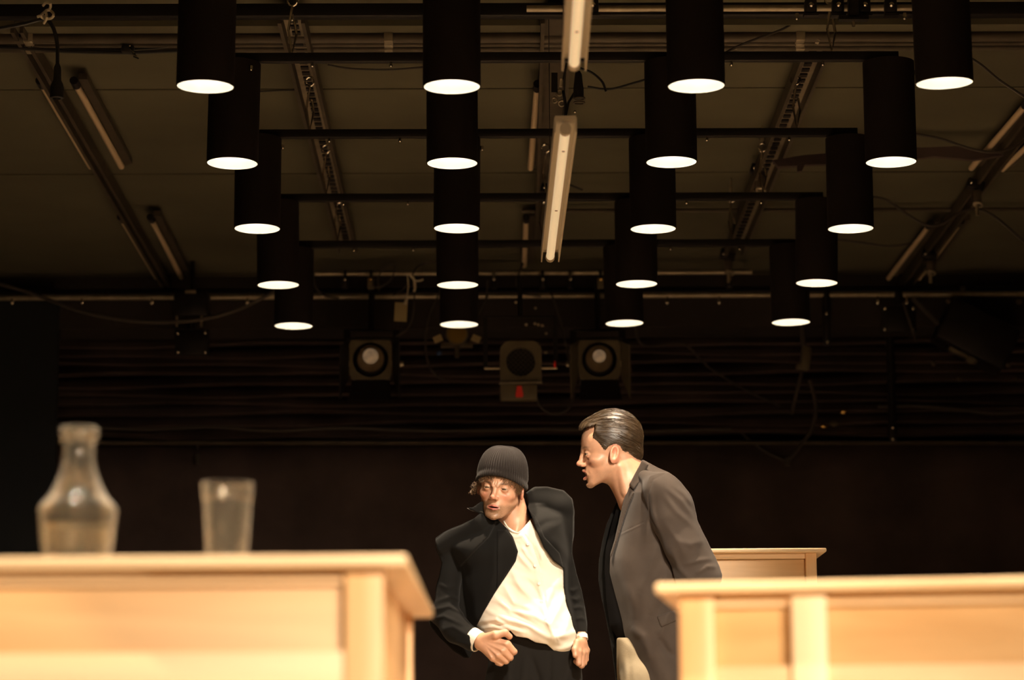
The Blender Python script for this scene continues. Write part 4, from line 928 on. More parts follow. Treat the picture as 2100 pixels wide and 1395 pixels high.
for i, (m_, p_, d_) in enumerate(hx):
    f = smin(f, rcone(G.X, G.Y, G.Z, (1188+2*i, -60+4*i, 1318), 8.5, m_, 6.8), 5); r = (6.1, 6.3, 6.0, 5.2)[i]; g = chain(G.X, G.Y, G.Z, [(m_, r+.8), (p_, r), (d_, r-0.6)], 1.5); f2 = g if f2 is None else np.minimum(f2, g)
f = smin(f, f2, 2.5)
f = smin(f, chain(G.X, G.Y, G.Z, [((1184, -66, 1318), 8), ((1179, -76, 1333), 6.5), ((1180, -80, 1345), 5.6)], 3), 4)
part3 = G.mesh(f.astype(np.float32), 'part', m_skin, PB, lambda P: np.tile(SK*0.95, (len(P), 1)))
G = Grid(885, 1215, -110, 80, 1060, 1960, 5)
f = smin(ell(G.X, G.Y, G.Z, (1080, 0, 1140), (72, 48, 80)), ell(G.X, G.Y, G.Z, (1085, 0, 1260), (66, 46, 90)), 20)
f = smin(f, chain(G.X, G.Y, G.Z, [((938, -8, 1128), 15), ((922, -18, 1190), 13), ((916, -28, 1252), 13), ((935, -60, 1290), 14), ((982, -90, 1313), 12)]), 6)
f = smin(f, chain(G.X, G.Y, G.Z, [((1146, 6, 1075), 16), ((1160, 8, 1150), 14), ((1181, 2, 1230), 10), ((1193, -38, 1290), 8), ((1192, -48, 1312), 8.5)]), 6)
for s, xf in ((-1, 1010), (1, 1150)): f = smin(f, chain(G.X, G.Y, G.Z, [((1090+s*36, 0, 1370), 36), ((1085+s*55, -10, 1650), 28), ((xf, 5, 1925), 19)]), 8)
part4 = G.mesh(f.astype(np.float32), 'part', m_skin, PB)
body('body', [part1, part2, part3, part4], PB)
eyes(H1, PB, (4, -2))
# clothes: one shared grid
G = Grid(868, 1222, -140, 92, 992, 1352, 1.9)
def noise2(G, sc, seed, rot=0.0, st=1.0):
    rs = np.random.RandomState(seed); c, s = math.cos(rot), math.sin(rot); u = c*G.x2+s*G.z2; v = (-s*G.x2+c*G.z2)*st; a = np.zeros(u.shape)
    for k in range(7):
        f1, f2, p1, p2 = rs.uniform(.6, 1.5), rs.uniform(.6, 1.5), rs.uniform(0, 6.3), rs.uniform(0, 6.3); a = a+np.sin(u/sc*f1+p1+1.3*np.sin(v/sc*f2*0.7+p2))*np.sin(v/sc*f2+p2)
    return a/3.0
JO = a1((640, 412), (652, 360), (700, 326), (765, 322), (850, 345), (893, 392), (905, 470), (903, 600), (898, 690), (922, 800), (952, 900), (972, 1000), (986, 1100), (988, 1192), (955, 1195), (925, 1120), (905, 1180), (520, 1250), (440, 1140), (350, 1245), (325, 1287), (240, 1232), (165, 1160), (112, 1095), (104, 1045), (145, 950), (150, 880), (168, 820), (182, 745), (152, 665), (143, 608), (190, 575), (290, 538), (352, 505), (390, 470), (470, 487))
dJ = G.dist(JO)
OP = a1((466, 480), (535, 545), (575, 600), (603, 680), (590, 735), (535, 820), (478, 905), (415, 1012), (372, 1095), (430, 1145), (440, 1300), (985, 1300), (925, 1150), (893, 1040), (868, 955), (858, 880), (857, 775), (800, 735), (745, 660), (705, 565), (675, 480), (645, 410), (560, 380))
dO = G.dist(OP)
TS = a1((560, 430), (700, 420), (860, 470), (880, 620), (885, 900), (960, 1140), (930, 1300), (440, 1300), (330, 1080), (300, 800), (200, 640), (420, 500)); dT = G.dist(TS)
Hcore = G.puff(dT, 75, 78, 8)
# the lower belly is pushed forward, the chest sinks
Hcore = Hcore+16*np.exp(-((G.x2-1110)/70)**2-((G.z2-1300)/60)**2)
Hj = Hcore+5
Hj = Hj+G.fold(a1((330, 700), (300, 800), (330, 960)), 7, 5)+G.fold(a1((480, 600), (470, 800), (430, 950)), 10, 4)
Hj = Hj+G.step(a1((138, 600), (200, 560), (352, 500), (470, 480), (480, 520), (440, 600), (350, 690), (278, 768), (200, 740), (150, 665)), 16, 4)
Hj = Hj+G.fold(a1((700, 560), (760, 520), (850, 500)), 7, -5)+G.fold(a1((650, 425), (760, 415), (890, 420)), 5, 7)+G.fold(a1((780, 600), (860, 680), (900, 760)), 9, 4)+noise2(G, 26, 3)*1.6
Fj = G.rel(0, np.maximum(Hj, 14), G.puff(dJ, 60, 66, 6), dJ)
# keep only where the torso is
Ft = Fj
sl = chain(G.X, G.Y, G.Z, [((928, -8, 1128), 28), ((916, -14, 1180), 30), ((909, -26, 1252), 30), ((935, -60, 1290), 27), ((968, -84, 1312), 24)], 10)
sl = np.maximum(sl, -dJ[:, None, :]); 
# creases at the elbow
for pts, wd, am in ((a1((150, 960), (230, 930), (290, 960)), 4, 3.2), (a1((120, 1010), (220, 985), (330, 1040)), 4, 4), (a1((110, 1060), (190, 1040), (300, 1090)), 4, 3.5), (a1((170, 1120), (240, 1100), (330, 1150)), 5, 2.5), (a1((160, 860), (210, 880), (260, 870)), 5, 3), (a1((200, 1180), (280, 1190), (350, 1200)), 4, 2)):
    sl = sl-G.fold(pts, wd, am)[:, None, :]*np.clip(-(G.Y+0)/30, 0, 1)
sr = chain(G.X, G.Y, G.Z, [((1146, 6, 1075), 28), ((1160, 8, 1150), 25), ((1177, 2, 1230), 22), ((1192, -36, 1301), 15.5)], 10)
for pts, wd, am in ((a1((890, 940), (930, 950), (950, 930)), 4, 3), (a1((900, 1000), (940, 990), (970, 1000)), 4, 3), (a1((920, 1060), (950, 1050), (980, 1060)), 4, 3), (a1((880, 890), (910, 900), (940, 880)), 4, 3)):
    sr = sr-G.fold(pts, wd, am)[:, None, :]
sr = np.maximum(sr, -dJ[:, None, :])
F_ = smin(Ft, sl, 7); F_ = smin(F_, sr, 7)
# bulky shoulders
F_ = smin(F_, np.maximum(rcone(G.X, G.Y, G.Z, (905, -30, 1120), 17, (985, -46, 1072), 30), -dJ[:, None, :]), 10)
F_ = smin(F_, np.maximum(rcone(G.X, G.Y, G.Z, (1095, 12, 1028), 26, (1150, 4, 1036), 27), -dJ[:, None, :]), 12)
F_ = smin(F_, np.maximum(rcone(G.X, G.Y, G.Z, (1150, 4, 1045), 26, (1148, 4, 1090), 26), -dJ[:, None, :]), 12)
F_ = smax(F_, -np.maximum(np.maximum(-dO[:, None, :], G.Y-8), -200), 2.0)
# hollow neck
F_ = smax(F_, -rcone(G.X, G.Y, G.Z, (1046, -10, 1030), 37, (1056, -12, 1085), 34), 3)
jk = G.mesh(F_, 'jacket', m_suit, PB, relax=1)
def slab(G, poly, H, yc, t0, t1, name, m, parent, extra=None):
    d = G.dist(poly); Hf = H+t1; Fv = smax(np.maximum((yc-Hf)[:, None, :]-G.Y, G.Y-(yc-(H+t0))[:, None, :]), -d[:, None, :], 3.0)
    return G.mesh(Fv.astype(np.float32), name, m, parent, relax=3)
slab(G, a1((484, 560), (540, 560), (575, 605), (603, 680), (588, 735), (530, 815), (482, 900), (484, 700)), Hj, 0*Hj, -2, 3.5, 'lapel', m_suit, PB)
slab(G, a1((655, 440), (700, 480), (750, 600), (835, 690), (857, 775), (800, 735), (745, 660), (705, 565), (675, 480)), Hj, 0*Hj, -2, 4, 'lapel', m_suit, PB)
# upturned collar tip
cp = a1((318, 438), (352, 436), (395, 405), (450, 395), (475, 440), (500, 500), (470, 487), (420, 486), (370, 462))
dC = G.dist(cp); Hc = 62+0.35*(985-G.x2+0*G.z2)
G.mesh(np.maximum(np.maximum((-(Hc+6))[:, None, :]-G.Y, G.Y+(Hc-2)[:, None, :]), -dC[:, None, :]).astype(np.float32), 'collar', m_suit, PB)
B().tube(catmull([Vector(v) for v in to_world(np.array([[*a1((320, 441))[0][:1], -66-0, a1((320, 441))[0][1]], [a1((350, 455))[0][0], -70, a1((350, 455))[0][1]], [a1((400, 460))[0][0], -67, a1((400, 460))[0][1]], [a1((432, 484))[0][0], -64, a1((432, 484))[0][1]], [a1((468, 484))[0][0], -60, a1((468, 484))[0][1]]]))]), 0.0011, 6).build('collar_edge', m_cable, PB)
# shirt
SH = a1((536, 535), (560, 565), (612, 578), (640, 545), (668, 506), (700, 560), (800, 640), (900, 700), (882, 880), (893, 930), (925, 1000), (945, 1070), (966, 1150), (955, 1210), (925, 1232), (870, 1247), (818, 1254), (803, 1245), (800, 1230), (762, 1196), (700, 1186), (655, 1162), (590, 1152), (560, 1120), (500, 1135), (430, 1145), (375, 1108), (372, 1080), (400, 1010), (350, 900), (400, 700), (470, 560))
dS = G.dist(SH)
Hs = Hcore-6+12*np.exp(-((G.x2-1115)/85)**2-((G.z2-1300)/55)**2)
fl = [(((600, 690), (640, 740), (690, 790)), 5, 3.5), (((620, 640), (650, 700), (700, 760)), 4, 3), (((560, 770), (620, 880), (700, 960)), 7, 4.5), (((520, 860), (580, 960), (690, 1010)), 6, 4), (((470, 930), (560, 1010), (700, 1040), (800, 1100)), 6, 5), (((430, 1010), (540, 1060), (660, 1090), (790, 1170)), 6, 6),
      (((390, 1070), (480, 1060), (560, 1110), (650, 1130)), 5, 6), (((400, 1110), (470, 1100), (540, 1120)), 4, 4.5), (((850, 800), (800, 900), (745, 1000)), 8, 5), (((870, 900), (830, 1000), (770, 1100)), 7, 5.5), (((900, 990), (880, 1090), (830, 1170)), 7, 6), (((760, 620), (740, 700), (730, 780)), 6, 3), (((700, 600), (720, 680), (760, 760)), 5, 2.5),
      (((780, 1160), (860, 1150), (940, 1120)), 7, 6), (((745, 1010), (790, 1120), (830, 1190)), 4, 4), (((810, 1235), (880, 1215), (940, 1180)), 6, 5), (((640, 830), (700, 900), (760, 1010)), 6, -4), (((540, 1000), (640, 1060), (740, 1120)), 5, -4), (((820, 850), (790, 960), (770, 1060)), 5, -4), (((455, 1085), (560, 1090), (640, 1120)), 3, -4), (((560, 600), (600, 600), (640, 585)), 3, 2), (((555, 640), (575, 700), (560, 760)), 6, -3)]
for pts, wd, am in fl: Hs = Hs+G.fold(a1(*pts), wd, am*1.25)
Hs = Hs+noise2(G, 11, 8, 0.6, 1.6)*1.1
pk = a1((612, 580), (660, 640), (700, 760), (722, 860), (735, 960), (760, 1060), (800, 1180))
Hs = Hs+G.fold(pk, 6, 3, False)-G.fold([(x+7, y) for x, y in pk], 1.6, 2.4, False)
Fs = G.rel(0, np.where(Hs > 1, Hs, 1), np.maximum(Hcore*0.75, 1), dS)
# open band collar around the neck
Fs = smax(Fs, -rcone(G.X, G.Y, G.Z, (1052, -14, 1060), 35, (1058, -22, 1100), 29), 1.5)
hem = G.dist(a1((372, 1020), (420, 980), (950, 1050), (975, 1160), (955, 1215), (818, 1260), (800, 1240), (762, 1200), (700, 1190), (655, 1166), (590, 1156), (560, 1122), (430, 1148), (370, 1108)))
sh = G.mesh(Fs, 'shirt', m_shirt, PB, relax=0)
for k in (1, 2, 3, 4, 5):
    qx, qz = pk[k]; i = int((qx-G.x[0])/G.st); j = int((qz-G.z[0])/G.st); h = float(Hs[i, j]); c = Vector(to_world(np.array([[qx-1, -h-1.0, qz]]))[0])
    B().lathe([(0, 0.0015), (0.004, 0.0018), (0.0052, 0.001), (0.005, -0.0005), (0, -0.0005)], c, 14, axis=Vector((0, -1, 0.1))).build('button', m_btn, sh)
# collar stand
def P3(lst): return [Vector(v) for v in to_world(np.array(lst, float))]
b = B(); ringA = []; 
cs = [(1037, -52, 1078), (1045, -64, 1089), (1056, -70, 1094), (1066, -69, 1094), (1076, -60, 1086), (1086, -46, 1070)]
ct = [(1034, -50, 1068), (1043, -62, 1081), (1058, -70, 1091), (1066, -70, 1089), (1077, -60, 1078), (1088, -44, 1066)]
A_ = catmull(P3(cs), 4); B_ = catmull(P3(ct), 4); pa = [b.bm.verts.new(v) for v in A_]; pb = [b.bm.verts.new(v) for v in B_]
for i in range(len(pa)-1): b.bm.faces.new((pa[i], pa[i+1], pb[i+1], pb[i]))
cst = b.build('collar_stand', m_shirt, PB, ang=180); md = cst.modifiers.new('s', 'SOLIDIFY'); md.thickness = 0.003
# shirt cuffs
def cuff(a, b_, r0, r1, nm='cuff', m=m_shirt):
    a, b_ = P3([a, b_]); d = (b_-a).normalized(); L = (b_-a).length
    B().lathe([(r0, 0), (r1, L), (r1-0.002, L), (r0-0.003, 0)], a, 32, axis=d, close=True).build(nm, m, PB)
cuff((966, -84, 1308), (982, -92, 1317), 0.0335, 0.0325)
cuff((1193, -46, 1303), (1194, -50, 1312), 0.0172, 0.0178)
# trousers
G = Grid(970, 1215, -110, 95, 1262, 1945, 3.2)
dW = G.dist([(1012, 1268), (1185, 1270), (1190, 1330), (1196, 1420), (1190, 1500), (985, 1500), (995, 1420), (1003, 1340)])
Hh = G.puff(dW, 60, 66, 8)+5
f = G.rel(0, Hh, G.puff(dW, 60, 62, 8), dW)
for s, xf in ((-1, 1012), (1, 1150)):
    f = smin(f, chain(G.X, G.Y, G.Z, [((1090+s*42, -4, 1400), 52), ((1085+s*55, -12, 1650), 38), ((xf, 2, 1925), 29)]), 10)
for pts, wd, am in (([(1050, 1335), (1040, 1380), (1046, 1440)], 6, 4), ([(1090, 1345), (1105, 1395), (1100, 1450)], 6, -5), ([(1130, 1330), (1128, 1400), (1130, 1480)], 4, -3), ([(1020, 1340), (1012, 1400), (1016, 1460)], 6, 4), ([(1078, 1340), (1072, 1400), (1080, 1460)], 6, 3)):
    f = f-G.fold(pts, wd, am)[:, None, :]
f = f.astype(np.float32); f[:, :, G.z > 1938] = 5
G.mesh(f, 'trousers', m_trous, PB)
G = Grid(1000, 1195, -95, 20, 1290, 1350, 1.8)
d = G.dist([(1008, 1296), (1090, 1310), (1188, 1322), (1190, 1342), (1090, 1331), (1006, 1316)])
Hw = 72+0*d-((G.x2-1095)/95)**2*28
G.mesh(np.maximum(np.maximum(-Hw[:, None, :]-G.Y, G.Y+(Hw-6)[:, None, :]), -d[:, None, :]).astype(np.float32), 'waistband', m_trous, PB)
def shoe(px, yd, P, s=1):
    c = P3([(px, yd, 1930)])[0]; c.z = 0; b = B()
    b.lathe([(0, 0), (0.04, 0), (0.046, 0.012), (0.044, 0.05), (0.036, 0.085), (0.03, 0.10), (0, 0.10)], c+Vector((0, 0.02, 0)), 20)
    bmesh.ops.create_uvsphere(b.bm, u_segments=20, v_segments=12, radius=1, matrix=Matrix.Translation(c+Vector((0.02*s, -0.08, 0.035))) @ Matrix.Rotation(0.2*s, 4, 'Z') @ Matrix.Diagonal((0.05, 0.15, 0.036, 1)))
    b.build('shoe', m_leather, P)
shoe(1012, 0, PB, -1); shoe(1150, 0, PB, 1)
# beanie
b = B(); NA = 360; rows_ = []
prof = [(-0.05, 0.90), (-0.09, 0.97), (-0.08, 1.055), (-0.02, 1.075), (0.06, 1.055), (0.10, 1.03)]
def rimz(a): return 12+44*max(0, math.cos(a))**1.3-20*max(0, -math.cos(a))
for k in range(6+22):
    row = []
    for i in range(NA):
        a = 2*PI*i/NA; zr = rimz(a)
        if k < 6: u, rr = prof[k]; zz = zr+u*120; rf = rr
        else:
            th = (k-5)/22*PI/2; zz = zr+12+(142-zr-12)*math.sin(th)**0.92; rf = 1.035*(math.cos(th)**0.62 if th < PI/2-1e-6 else 0.0)
        rib = 1+0.022*math.cos(60*a)*(1 if k > 5 else 0.25); lean = -6*(zz-30)/100
        p = ((86*math.sin(a))*rf*rib+lean*0.3, (104*math.cos(a))*rf*rib-4+lean, zz+2*math.sin(3*a+1)*(k/28)); row.append(b.bm.verts.new(hp(H1, [p])[0]))
    rows_.append(row)
for r0, r1 in zip(rows_, rows_[1:]):
    for i in range(NA): b.bm.faces.new((r0[i], r0[(i+1) % NA], r1[(i+1) % NA], r1[i]))
bmesh.ops.remove_doubles(b.bm, verts=b.bm.verts[:], dist=0.00005)
be = b.build('beanie', m_knit, PB, ang=180)
# curls
def curl(b, hd, p, d, L, R, turns, r=0.55, n=18):
    d = np.array(d, float); d /= np.linalg.norm(d); u = np.cross(d, [0.3, 0.5, 0.8]); u /= np.linalg.norm(u); v = np.cross(d, u); ph = random.uniform(0, 6.3)
    pts = [np.array(p)+d*L*k/n+(u*math.cos(ph+turns*6.283*k/n)+v*math.sin(ph+turns*6.283*k/n))*R*(0.5+0.5*k/n) for k in range(n+1)]
    b.tube(hp(hd, pts), r/1000, 3)
b = B()
for k in range(330):
    q = random.random()
    if q < 0.40:                                   # fringe under the front rim
        xx = random.uniform(-66, 72); a = math.asin(max(-1, min(1, xx/78))); yy = 76*math.cos(a)+18; zz = rimz(a)-random.uniform(2, 10); L = random.uniform(10, 26)*(1.0 if xx < -10 or xx > 25 else 0.55); d = (random.uniform(-.5, .5), 0.35, -1)
    elif q < 0.66:                                 # viewer-right temple
        xx = random.uniform(66, 80); yy = random.uniform(10, 60)*(1-(xx-66)/40); zz = random.uniform(-2, 32); L = random.uniform(10, 24); d = (random.uniform(-.2, .5), random.uniform(0, .5), -1)
    elif q < 0.78:
        xx = random.uniform(-78, -66); yy = random.uniform(0, 50); zz = random.uniform(0, 30); L = random.uniform(10, 22); d = (random.uniform(-.5, .2), random.uniform(0, .5), -1)
    else:                                          # clump sticking out at the ear
        xx = random.uniform(-96, -76); yy = random.uniform(-10, 25); zz = random.uniform(-22, 10); L = random.uniform(12, 26); d = (-0.5, 0.2, -0.8)
    curl(b, H1, (xx, yy, zz), d, L, random.uniform(2, 4.5), random.uniform(1.2, 2.4))
b.build('curly_hair', m_curl, PB, ang=180)
# ================================================================== man in the blazer
Y2 = 8.42; YP[0] = Y2
PM = thing('person', (W(1340, 1390, Y2).x, Y2, 0), 'man in profile with slicked brown hair, taupe blazer and khaki trousers, leaning in to shout', 'person')
def a2(*p): return [(1120+x/2.425, 820+y/2.425) for x, y in p]
H2 = Head((1253-18, 931), 0, math.radians(84), math.radians(6), math.radians(0), 0.93)
H2.c = np.array([1251, -4, 926], float)
# eye line in profile: x forward 90 mm -> 57 units
o2 = dict(open=17, eye=3.4, stubble=0.4, frown=2, brow=0.95)
G = Grid(1165, 1345, -95, 95, 830, 1050, 1.25)
x, y, z = H2.loc(G.X, G.Y, G.Z); f = headfield(x, y, z, o2)/MM*0.93
nk = chain(G.X, G.Y, G.Z, [((1272, -2, 955), 42), ((1294, -2, 990), 40), ((1312, -2, 1030), 44)], 8)
f = smin(f, nk, 12)
f = smin(f, rcone(G.X, G.Y, G.Z, (1272, -40, 958), 5, (1284, -36, 1010), 7), 8)
part1 = G.mesh(f.astype(np.float32), 'part', m_skin, PM, headcol(H2, o2), relax=1)
G = Grid(1250, 1480, -150, 150, 990, 1960, 5)
f = smin(ell(G.X, G.Y, G.Z, (1335, 0, 1080), (42, 80, 90)), ell(G.X, G.Y, G.Z, (1326, 0, 1230), (38, 60, 110)), 20)
for s in (-1, 1):
    f = smin(f, chain(G.X, G.Y, G.Z, [((1350, s*92, 1030), 24), ((1425, s*98, 1165), 18), ((1436, s*30, 1232), 14), ((1436, s*8, 1240), 13)]), 8)
    f = smin(f, chain(G.X, G.Y, G.Z, [((1324, s*28, 1370), 30), ((1310+s*6, s*44, 1650), 26), ((1322+s*14, s*48, 1922), 19)]), 8)
for s in (-1, 1):
    for k in range(4): f = smin(f, chain(G.X, G.Y, G.Z, [((1440, s*(2+4*k)-4, 1236), 8), ((1448, s*(2+5*k)-6, 1262), 6.5), ((1440, s*(2+5*k)-10, 1278), 5.5)]), 2)
part2 = G.mesh(f.astype(np.float32), 'part', m_skin, PM)
body('body', [part1, part2], PM)
eyes(H2, PM, (0, -8))
# teeth
B().tube(catmull(hp(H2, [(-15, 78, -63), (-8, 86, -63), (0, 88.5, -63), (8, 86, -63), (15, 78, -63)])), 0.0030, 8).build('teeth', m_eyew, PM)
# hair: cap with combed grooves and strands
G = Grid(1175, 1335, -80, 80, 828, 975, 1.3)
x, y, z = H2.loc(G.X, G.Y, G.Z); ax = np.abs(x)
cap = ell(x, y, z, (0, -12, 46), (81, 103, 94)); cap = smin(cap, ell(x, y, z, (0, 52, 78), (56, 46, 34)), 18)
cap = smin(cap, ell(x, y, z, (0, -66, -12), (52, 42, 40)), 14)
groove = 1.8*np.sin(ax*0.50+z*0.16+0.8*np.sin(y*0.05))*ramp(z, 20, 60)+1.2*np.sin(z*0.55+y*0.30)*(1-ramp(z, 20, 60)); cap = cap-groove*0.35
dH = G.dist([(1184, 880), (1190, 884), (1200, 878), (1222, 872), (1218, 886), (1214, 900), (1224, 906), (1233, 916), (1241, 928), (1246, 918), (1252, 913), (1262, 910), (1271, 914), (1277, 926), (1288, 940), (1300, 947), (1312, 951), (1334, 940), (1334, 826), (1176, 826)])
cap = smax(cap, -dH[:, None, :]/0.63-1.5*np.sin(G.X*1.1+G.Z*0.7), 4)
cap = smax(cap, -(ell(x, y, z, (0, -13, 38), (60, 84, 76))), 2)
hr = G.mesh((cap/MM*0.93).astype(np.float32), 'hair', m_hair, PM, relax=2)
from mathutils.kdtree import KDTree
hv = [(v.co+Vector(PM.location), v.normal.copy()) for v in hr.data.vertices]
kd = KDTree(len(hv))
for i_, (c_, n_) in enumerate(hv): kd.insert(c_, i_)
kd.balance(); hc = Vector(to_world(H2.pos([[0, -10, 40]]))[0])
bk = Vector(-H2.f); dn = Vector(-H2.z); b = B()
for k in range(2000):
    c_, n_ = random.choice(hv)
    if (c_-hc).dot(n_) < 0: n_ = -n_
    if (c_-hc).length < 0.05: continue
    pts = []; c0_ = c_.copy(); wv = random.uniform(-.25, .25); ph = random.uniform(0, 6); lift = random.uniform(0.0004, 0.0022)
    fr_ = (c_-hc).dot(Vector(H2.z))/0.09
    for q in range(random.randint(8, 16)):
        if (c_-hc).dot(n_) < 0: n_ = -n_
        pts.append(c_+n_*lift*(0.4+math.sin(min(q, 10)/10*PI)*0.8))
        d_ = bk+dn*(0.12+0.5*max(0, 0.6-fr_))+Vector((0, 1, 0))*0.15*math.sin(ph+q*0.5)+Vector((0, wv, 0)); d_ = d_-n_*d_.dot(n_)
        if d_.length < 1e-3: break
        d_.normalize(); c_, i_, ds = kd.find(c_+d_*0.0042); n_ = hv[i_][1].copy()
        if ds > 0.004: break
        c_ = c_.copy()
    if len(pts) > 4:
        pts = [pts[0]]+[(pts[i-1]+pts[i]*2+pts[i+1])/4 for i in range(1, len(pts)-1)]+[pts[-1]]
        b.tube(pts, [0.0002]+[0.00043]*(len(pts)-2)+[0.00012], 3)
b.build('hair_strands', m_strand, PM, ang=180)['kind'] = 'stuff'
# blazer
G = Grid(1218, 1492, -150, 132, 932, 1545, 2.0)
BO = a2((478, 296), (515, 322), (560, 340), (612, 362), (655, 395), (692, 430), (722, 480), (742, 540), (752, 600), (775, 650), (800, 700), (822, 745), (845, 790), (862, 830), (876, 872), (872, 905), (840, 960), (760, 1010), (740, 1100), (735, 1250), (740, 1500), (745, 1740), (560, 1745), (500, 1560), (460, 1400), (425, 1290), (385, 1150), (365, 1060), (340, 960), (318, 860), (318, 790), (335, 735), (355, 640), (380, 520), (412, 420), (440, 360))
FO = a2((470, 300), (520, 330), (560, 1700), (420, 1700), (350, 1420), (328, 1250), (300, 1100), (278, 1000), (260, 900), (262, 800), (280, 700), (300, 620), (345, 520), (378, 470), (420, 380))
dB = G.dist(BO); dF = G.dist(FO)
AR = a2((520, 385), (600, 362), (655, 395), (722, 480), (752, 600), (800, 700), (845, 790), (876, 872), (872, 905), (860, 1000), (700, 1010), (655, 940), (610, 760), (560, 660), (520, 560), (508, 460)); dA = G.dist(AR)
dTor = G.dist(a2((478, 296), (560, 340), (612, 362), (670, 420), (700, 520), (735, 700), (745, 900), (740, 1250), (745, 1740), (560, 1745), (500, 1560), (460, 1400), (425, 1290), (385, 1150), (340, 960), (316, 860), (318, 790), (355, 640), (412, 420)))
Ht = G.puff(dTor, 62, 98, 9)*np.clip(0.55+0.45*ramp(G.z2, 955, 1010), 0, 1)
Ht = np.maximum(Ht, 0)+G.fold(a2((540, 620), (600, 780), (690, 900)), 9, -9, False)
for pts, wd, am in ((((530, 500), (510, 600), (500, 720)), 8, 4), (((560, 700), (520, 820), (470, 960)), 9, 4), (((620, 820), (560, 950), (520, 1080)), 9, 5), (((640, 930), (610, 1060), (560, 1200)), 9, 4), (((420, 1130), (480, 1180), (520, 1300)), 9, 5), (((390, 900), (430, 1000), (440, 1100)), 9, 3), (((560, 1180), (600, 1250), (640, 1280)), 7, -4), (((500, 560), (560, 610), (600, 700)), 6, 3.5)):
    Ht = Ht+G.fold(a2(*pts), wd, am*1.4)
Ht = Ht+noise2(G, 24, 5, 0.4)*2.0
# breast pocket welt, hip flap, seams
Ht = Ht+G.step(a2((368, 666), (484, 612), (486, 618), (370, 674)), 1.6, 1.5)-G.fold(a2((370, 664), (484, 611)), 0.9, 2, False)
far = G.rel(34, G.puff(dF, 55, 60, 6), G.puff(dF, 55, 60, 6), dF)
ft = G.rel(0, Ht, G.puff(dTor, 62, 94, 8), dTor)
arm = chain(G.X, G.Y, G.Z, [((1355, -86, 1012), 38), ((1376, -92, 1060), 42), ((1404, -98, 1120), 40), ((1438, -92, 1180), 36), ((1444, -66, 1218), 29), ((1438, -30, 1236), 25)], 12)
Ha = G.puff(dA, 42, 34, 6)
arm2 = G.rel(-92+0*dA, Ha+8, Ha+12, dA+1)
arm = smin(arm, arm2, 6); arm = np.maximum(arm, -dB[:, None, :]-0.0)
for pts, wd, am in ((((640, 430), (690, 470), (730, 530)), 5, 4), (((600, 440), (670, 500), (720, 570)), 5, 3.5), (((590, 480), (650, 560), (740, 640)), 6, 3), (((520, 440), (530, 560), (560, 660)), 5, 3), (((650, 700), (720, 720), (790, 700)), 7, 3), (((690, 820), (760, 800), (830, 790)), 5, 4), (((740, 870), (800, 830), (850, 830)), 5, 4), (((620, 740), (660, 840), (720, 900)), 6, 4), (((580, 600), (640, 680), (700, 780)), 7, 2.5)):
    arm = arm-G.fold(a2(*pts), wd, am)[:, None, :]*np.clip(-(G.Y+70)/20, 0, 1)
armr = chain(G.X, G.Y, G.Z, [((1350, 92, 1020), 36), ((1400, 98, 1115), 36), ((1430, 92, 1180), 30), ((1436, 50, 1230), 24)], 12); armr = np.maximum(armr, -dB[:, None, :])
F_ = smin(ft, arm, 3.5); F_ = smin(F_, armr, 10)
F_ = smin(F_, np.maximum(rcone(G.X, G.Y, G.Z, (1322, -50, 978), 14, (1352, -84, 1000), 30), -dB[:, None, :]), 14)
# armhole seam
F_ = F_+(G.fold(a2((600, 362), (530, 400), (508, 470), (516, 580), (560, 665)), 1.3, 1.8, False))[:, None, :]*np.clip(-(G.Y+30)/15, 0, 1)
F_ = smax(F_, -rcone(G.X, G.Y, G.Z, (1276, -2, 958), 43, (1290, -2, 1000), 42), 3)
bz_ = G.mesh(F_.astype(np.float32), 'blazer', m_blazer, PM, relax=1)
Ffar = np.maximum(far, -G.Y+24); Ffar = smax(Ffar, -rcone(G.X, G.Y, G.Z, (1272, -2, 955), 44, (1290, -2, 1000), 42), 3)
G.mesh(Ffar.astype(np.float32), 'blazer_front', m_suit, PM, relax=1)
Hlap = G.blur(np.maximum(Ht, 36), 5)+1
slab(G, a2((412, 420), (440, 462), (412, 520), (385, 600), (365, 665), (340, 740), (318, 800), (318, 770), (340, 700), (360, 610), (385, 500)), Hlap, 0*Ht, -8, 6.5, 'lapel', m_blazer, PM)
slab(G, a2((478, 296), (512, 322), (492, 356), (470, 400), (436, 447), (428, 444), (414, 420), (440, 370), (462, 330)), G.blur(np.maximum(Ht, 48), 6)+1, 0*Ht, -18, 5, 'collar', m_blazer, PM)
slab(G, a2((548, 1078), (640, 1042), (652, 1100), (572, 1134)), Ht, 0*Ht, -2, 3, 'pocket_flap', m_blazer, PM)
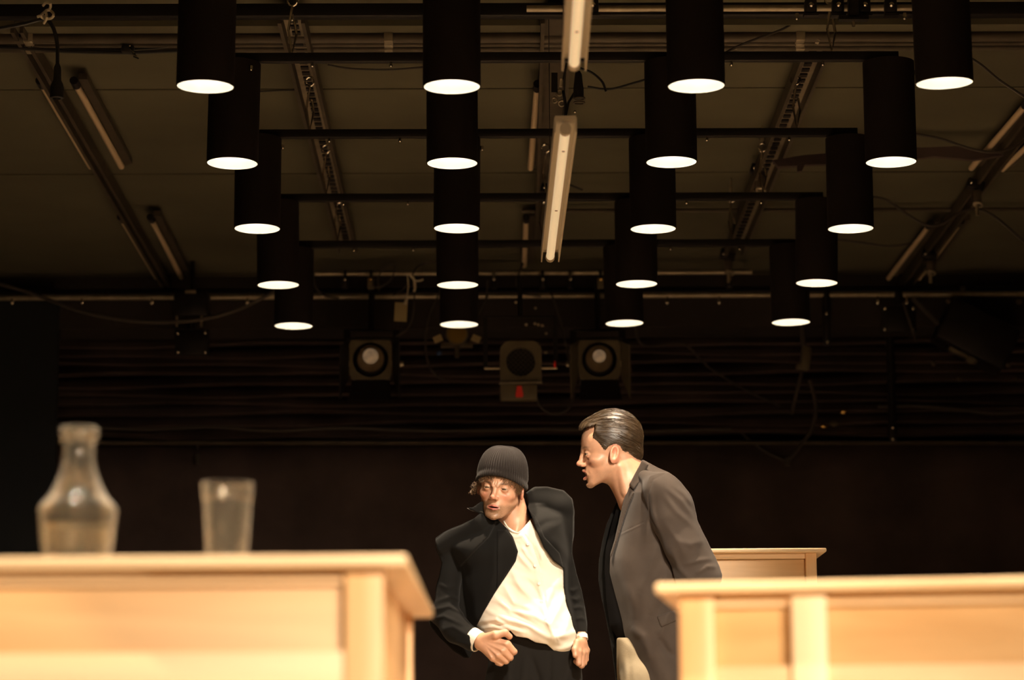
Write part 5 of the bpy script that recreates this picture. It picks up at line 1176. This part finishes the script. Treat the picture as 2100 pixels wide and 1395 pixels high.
# dark undershirt
G = Grid(1228, 1440, -85, 85, 985, 1335, 2.4)
TO = a2((372, 472), (400, 430), (520, 400), (600, 600), (640, 1200), (540, 1250), (362, 1208), (345, 1170), (318, 1130), (300, 1000), (290, 850), (296, 740), (330, 600)); dU = G.dist(TO)
f = G.rel(12, G.puff(dU, 50, 44, 6), G.puff(dU, 50, 50, 6), dU); f = smax(f, -rcone(G.X, G.Y, G.Z, (1272, -2, 955), 42, (1294, -2, 1000), 40), 2)
G.mesh(f.astype(np.float32), 'undershirt', m_tee, PM)
# trousers
G = Grid(1225, 1410, -100, 100, 1295, 1950, 3.2)
dW = G.dist([(1264, 1298), (1372, 1298), (1376, 1480), (1267, 1480)]); Hq = G.puff(dW, 45, 56, 4)
f = smin(G.rel(0, Hq, Hq, dW), chain(G.X, G.Y, G.Z, [((1315, -34, 1390), 44), ((1306, -48, 1650), 38), ((1312, -50, 1925), 29)]), 12)
f = smin(f, chain(G.X, G.Y, G.Z, [((1318, 42, 1390), 49), ((1318, 48, 1650), 38), ((1336, 50, 1925), 29)]), 12)
for pts, wd, am in (([(1272, 1330), (1268, 1370), (1276, 1420)], 4, 3), ([(1290, 1340), (1292, 1400), (1300, 1460)], 5, -3), ([(1262, 1350), (1262, 1390), (1268, 1430)], 3, -2)): f = f-G.fold(pts, wd, am)[:, None, :]
f = smax(f, 1308-G.Z, 2)
f = f.astype(np.float32); f[:, :, G.z > 1940] = 5
G.mesh(f, 'trousers', m_khaki, PM)
def shoe2(px, yd, P):
    c = P3([(px, yd, 1930)])[0]; c.z = 0; b = B()
    b.lathe([(0, 0), (0.04, 0), (0.046, 0.012), (0.044, 0.05), (0.036, 0.085), (0.03, 0.10), (0, 0.10)], c+Vector((0.02, 0, 0)), 20)
    bmesh.ops.create_uvsphere(b.bm, u_segments=20, v_segments=12, radius=1, matrix=Matrix.Translation(c+Vector((-0.08, 0, 0.035))) @ Matrix.Diagonal((0.15, 0.05, 0.036, 1)))
    b.build('shoe', m_leather, P)
shoe2(1312, -50, PM); shoe2(1336, 50, PM)
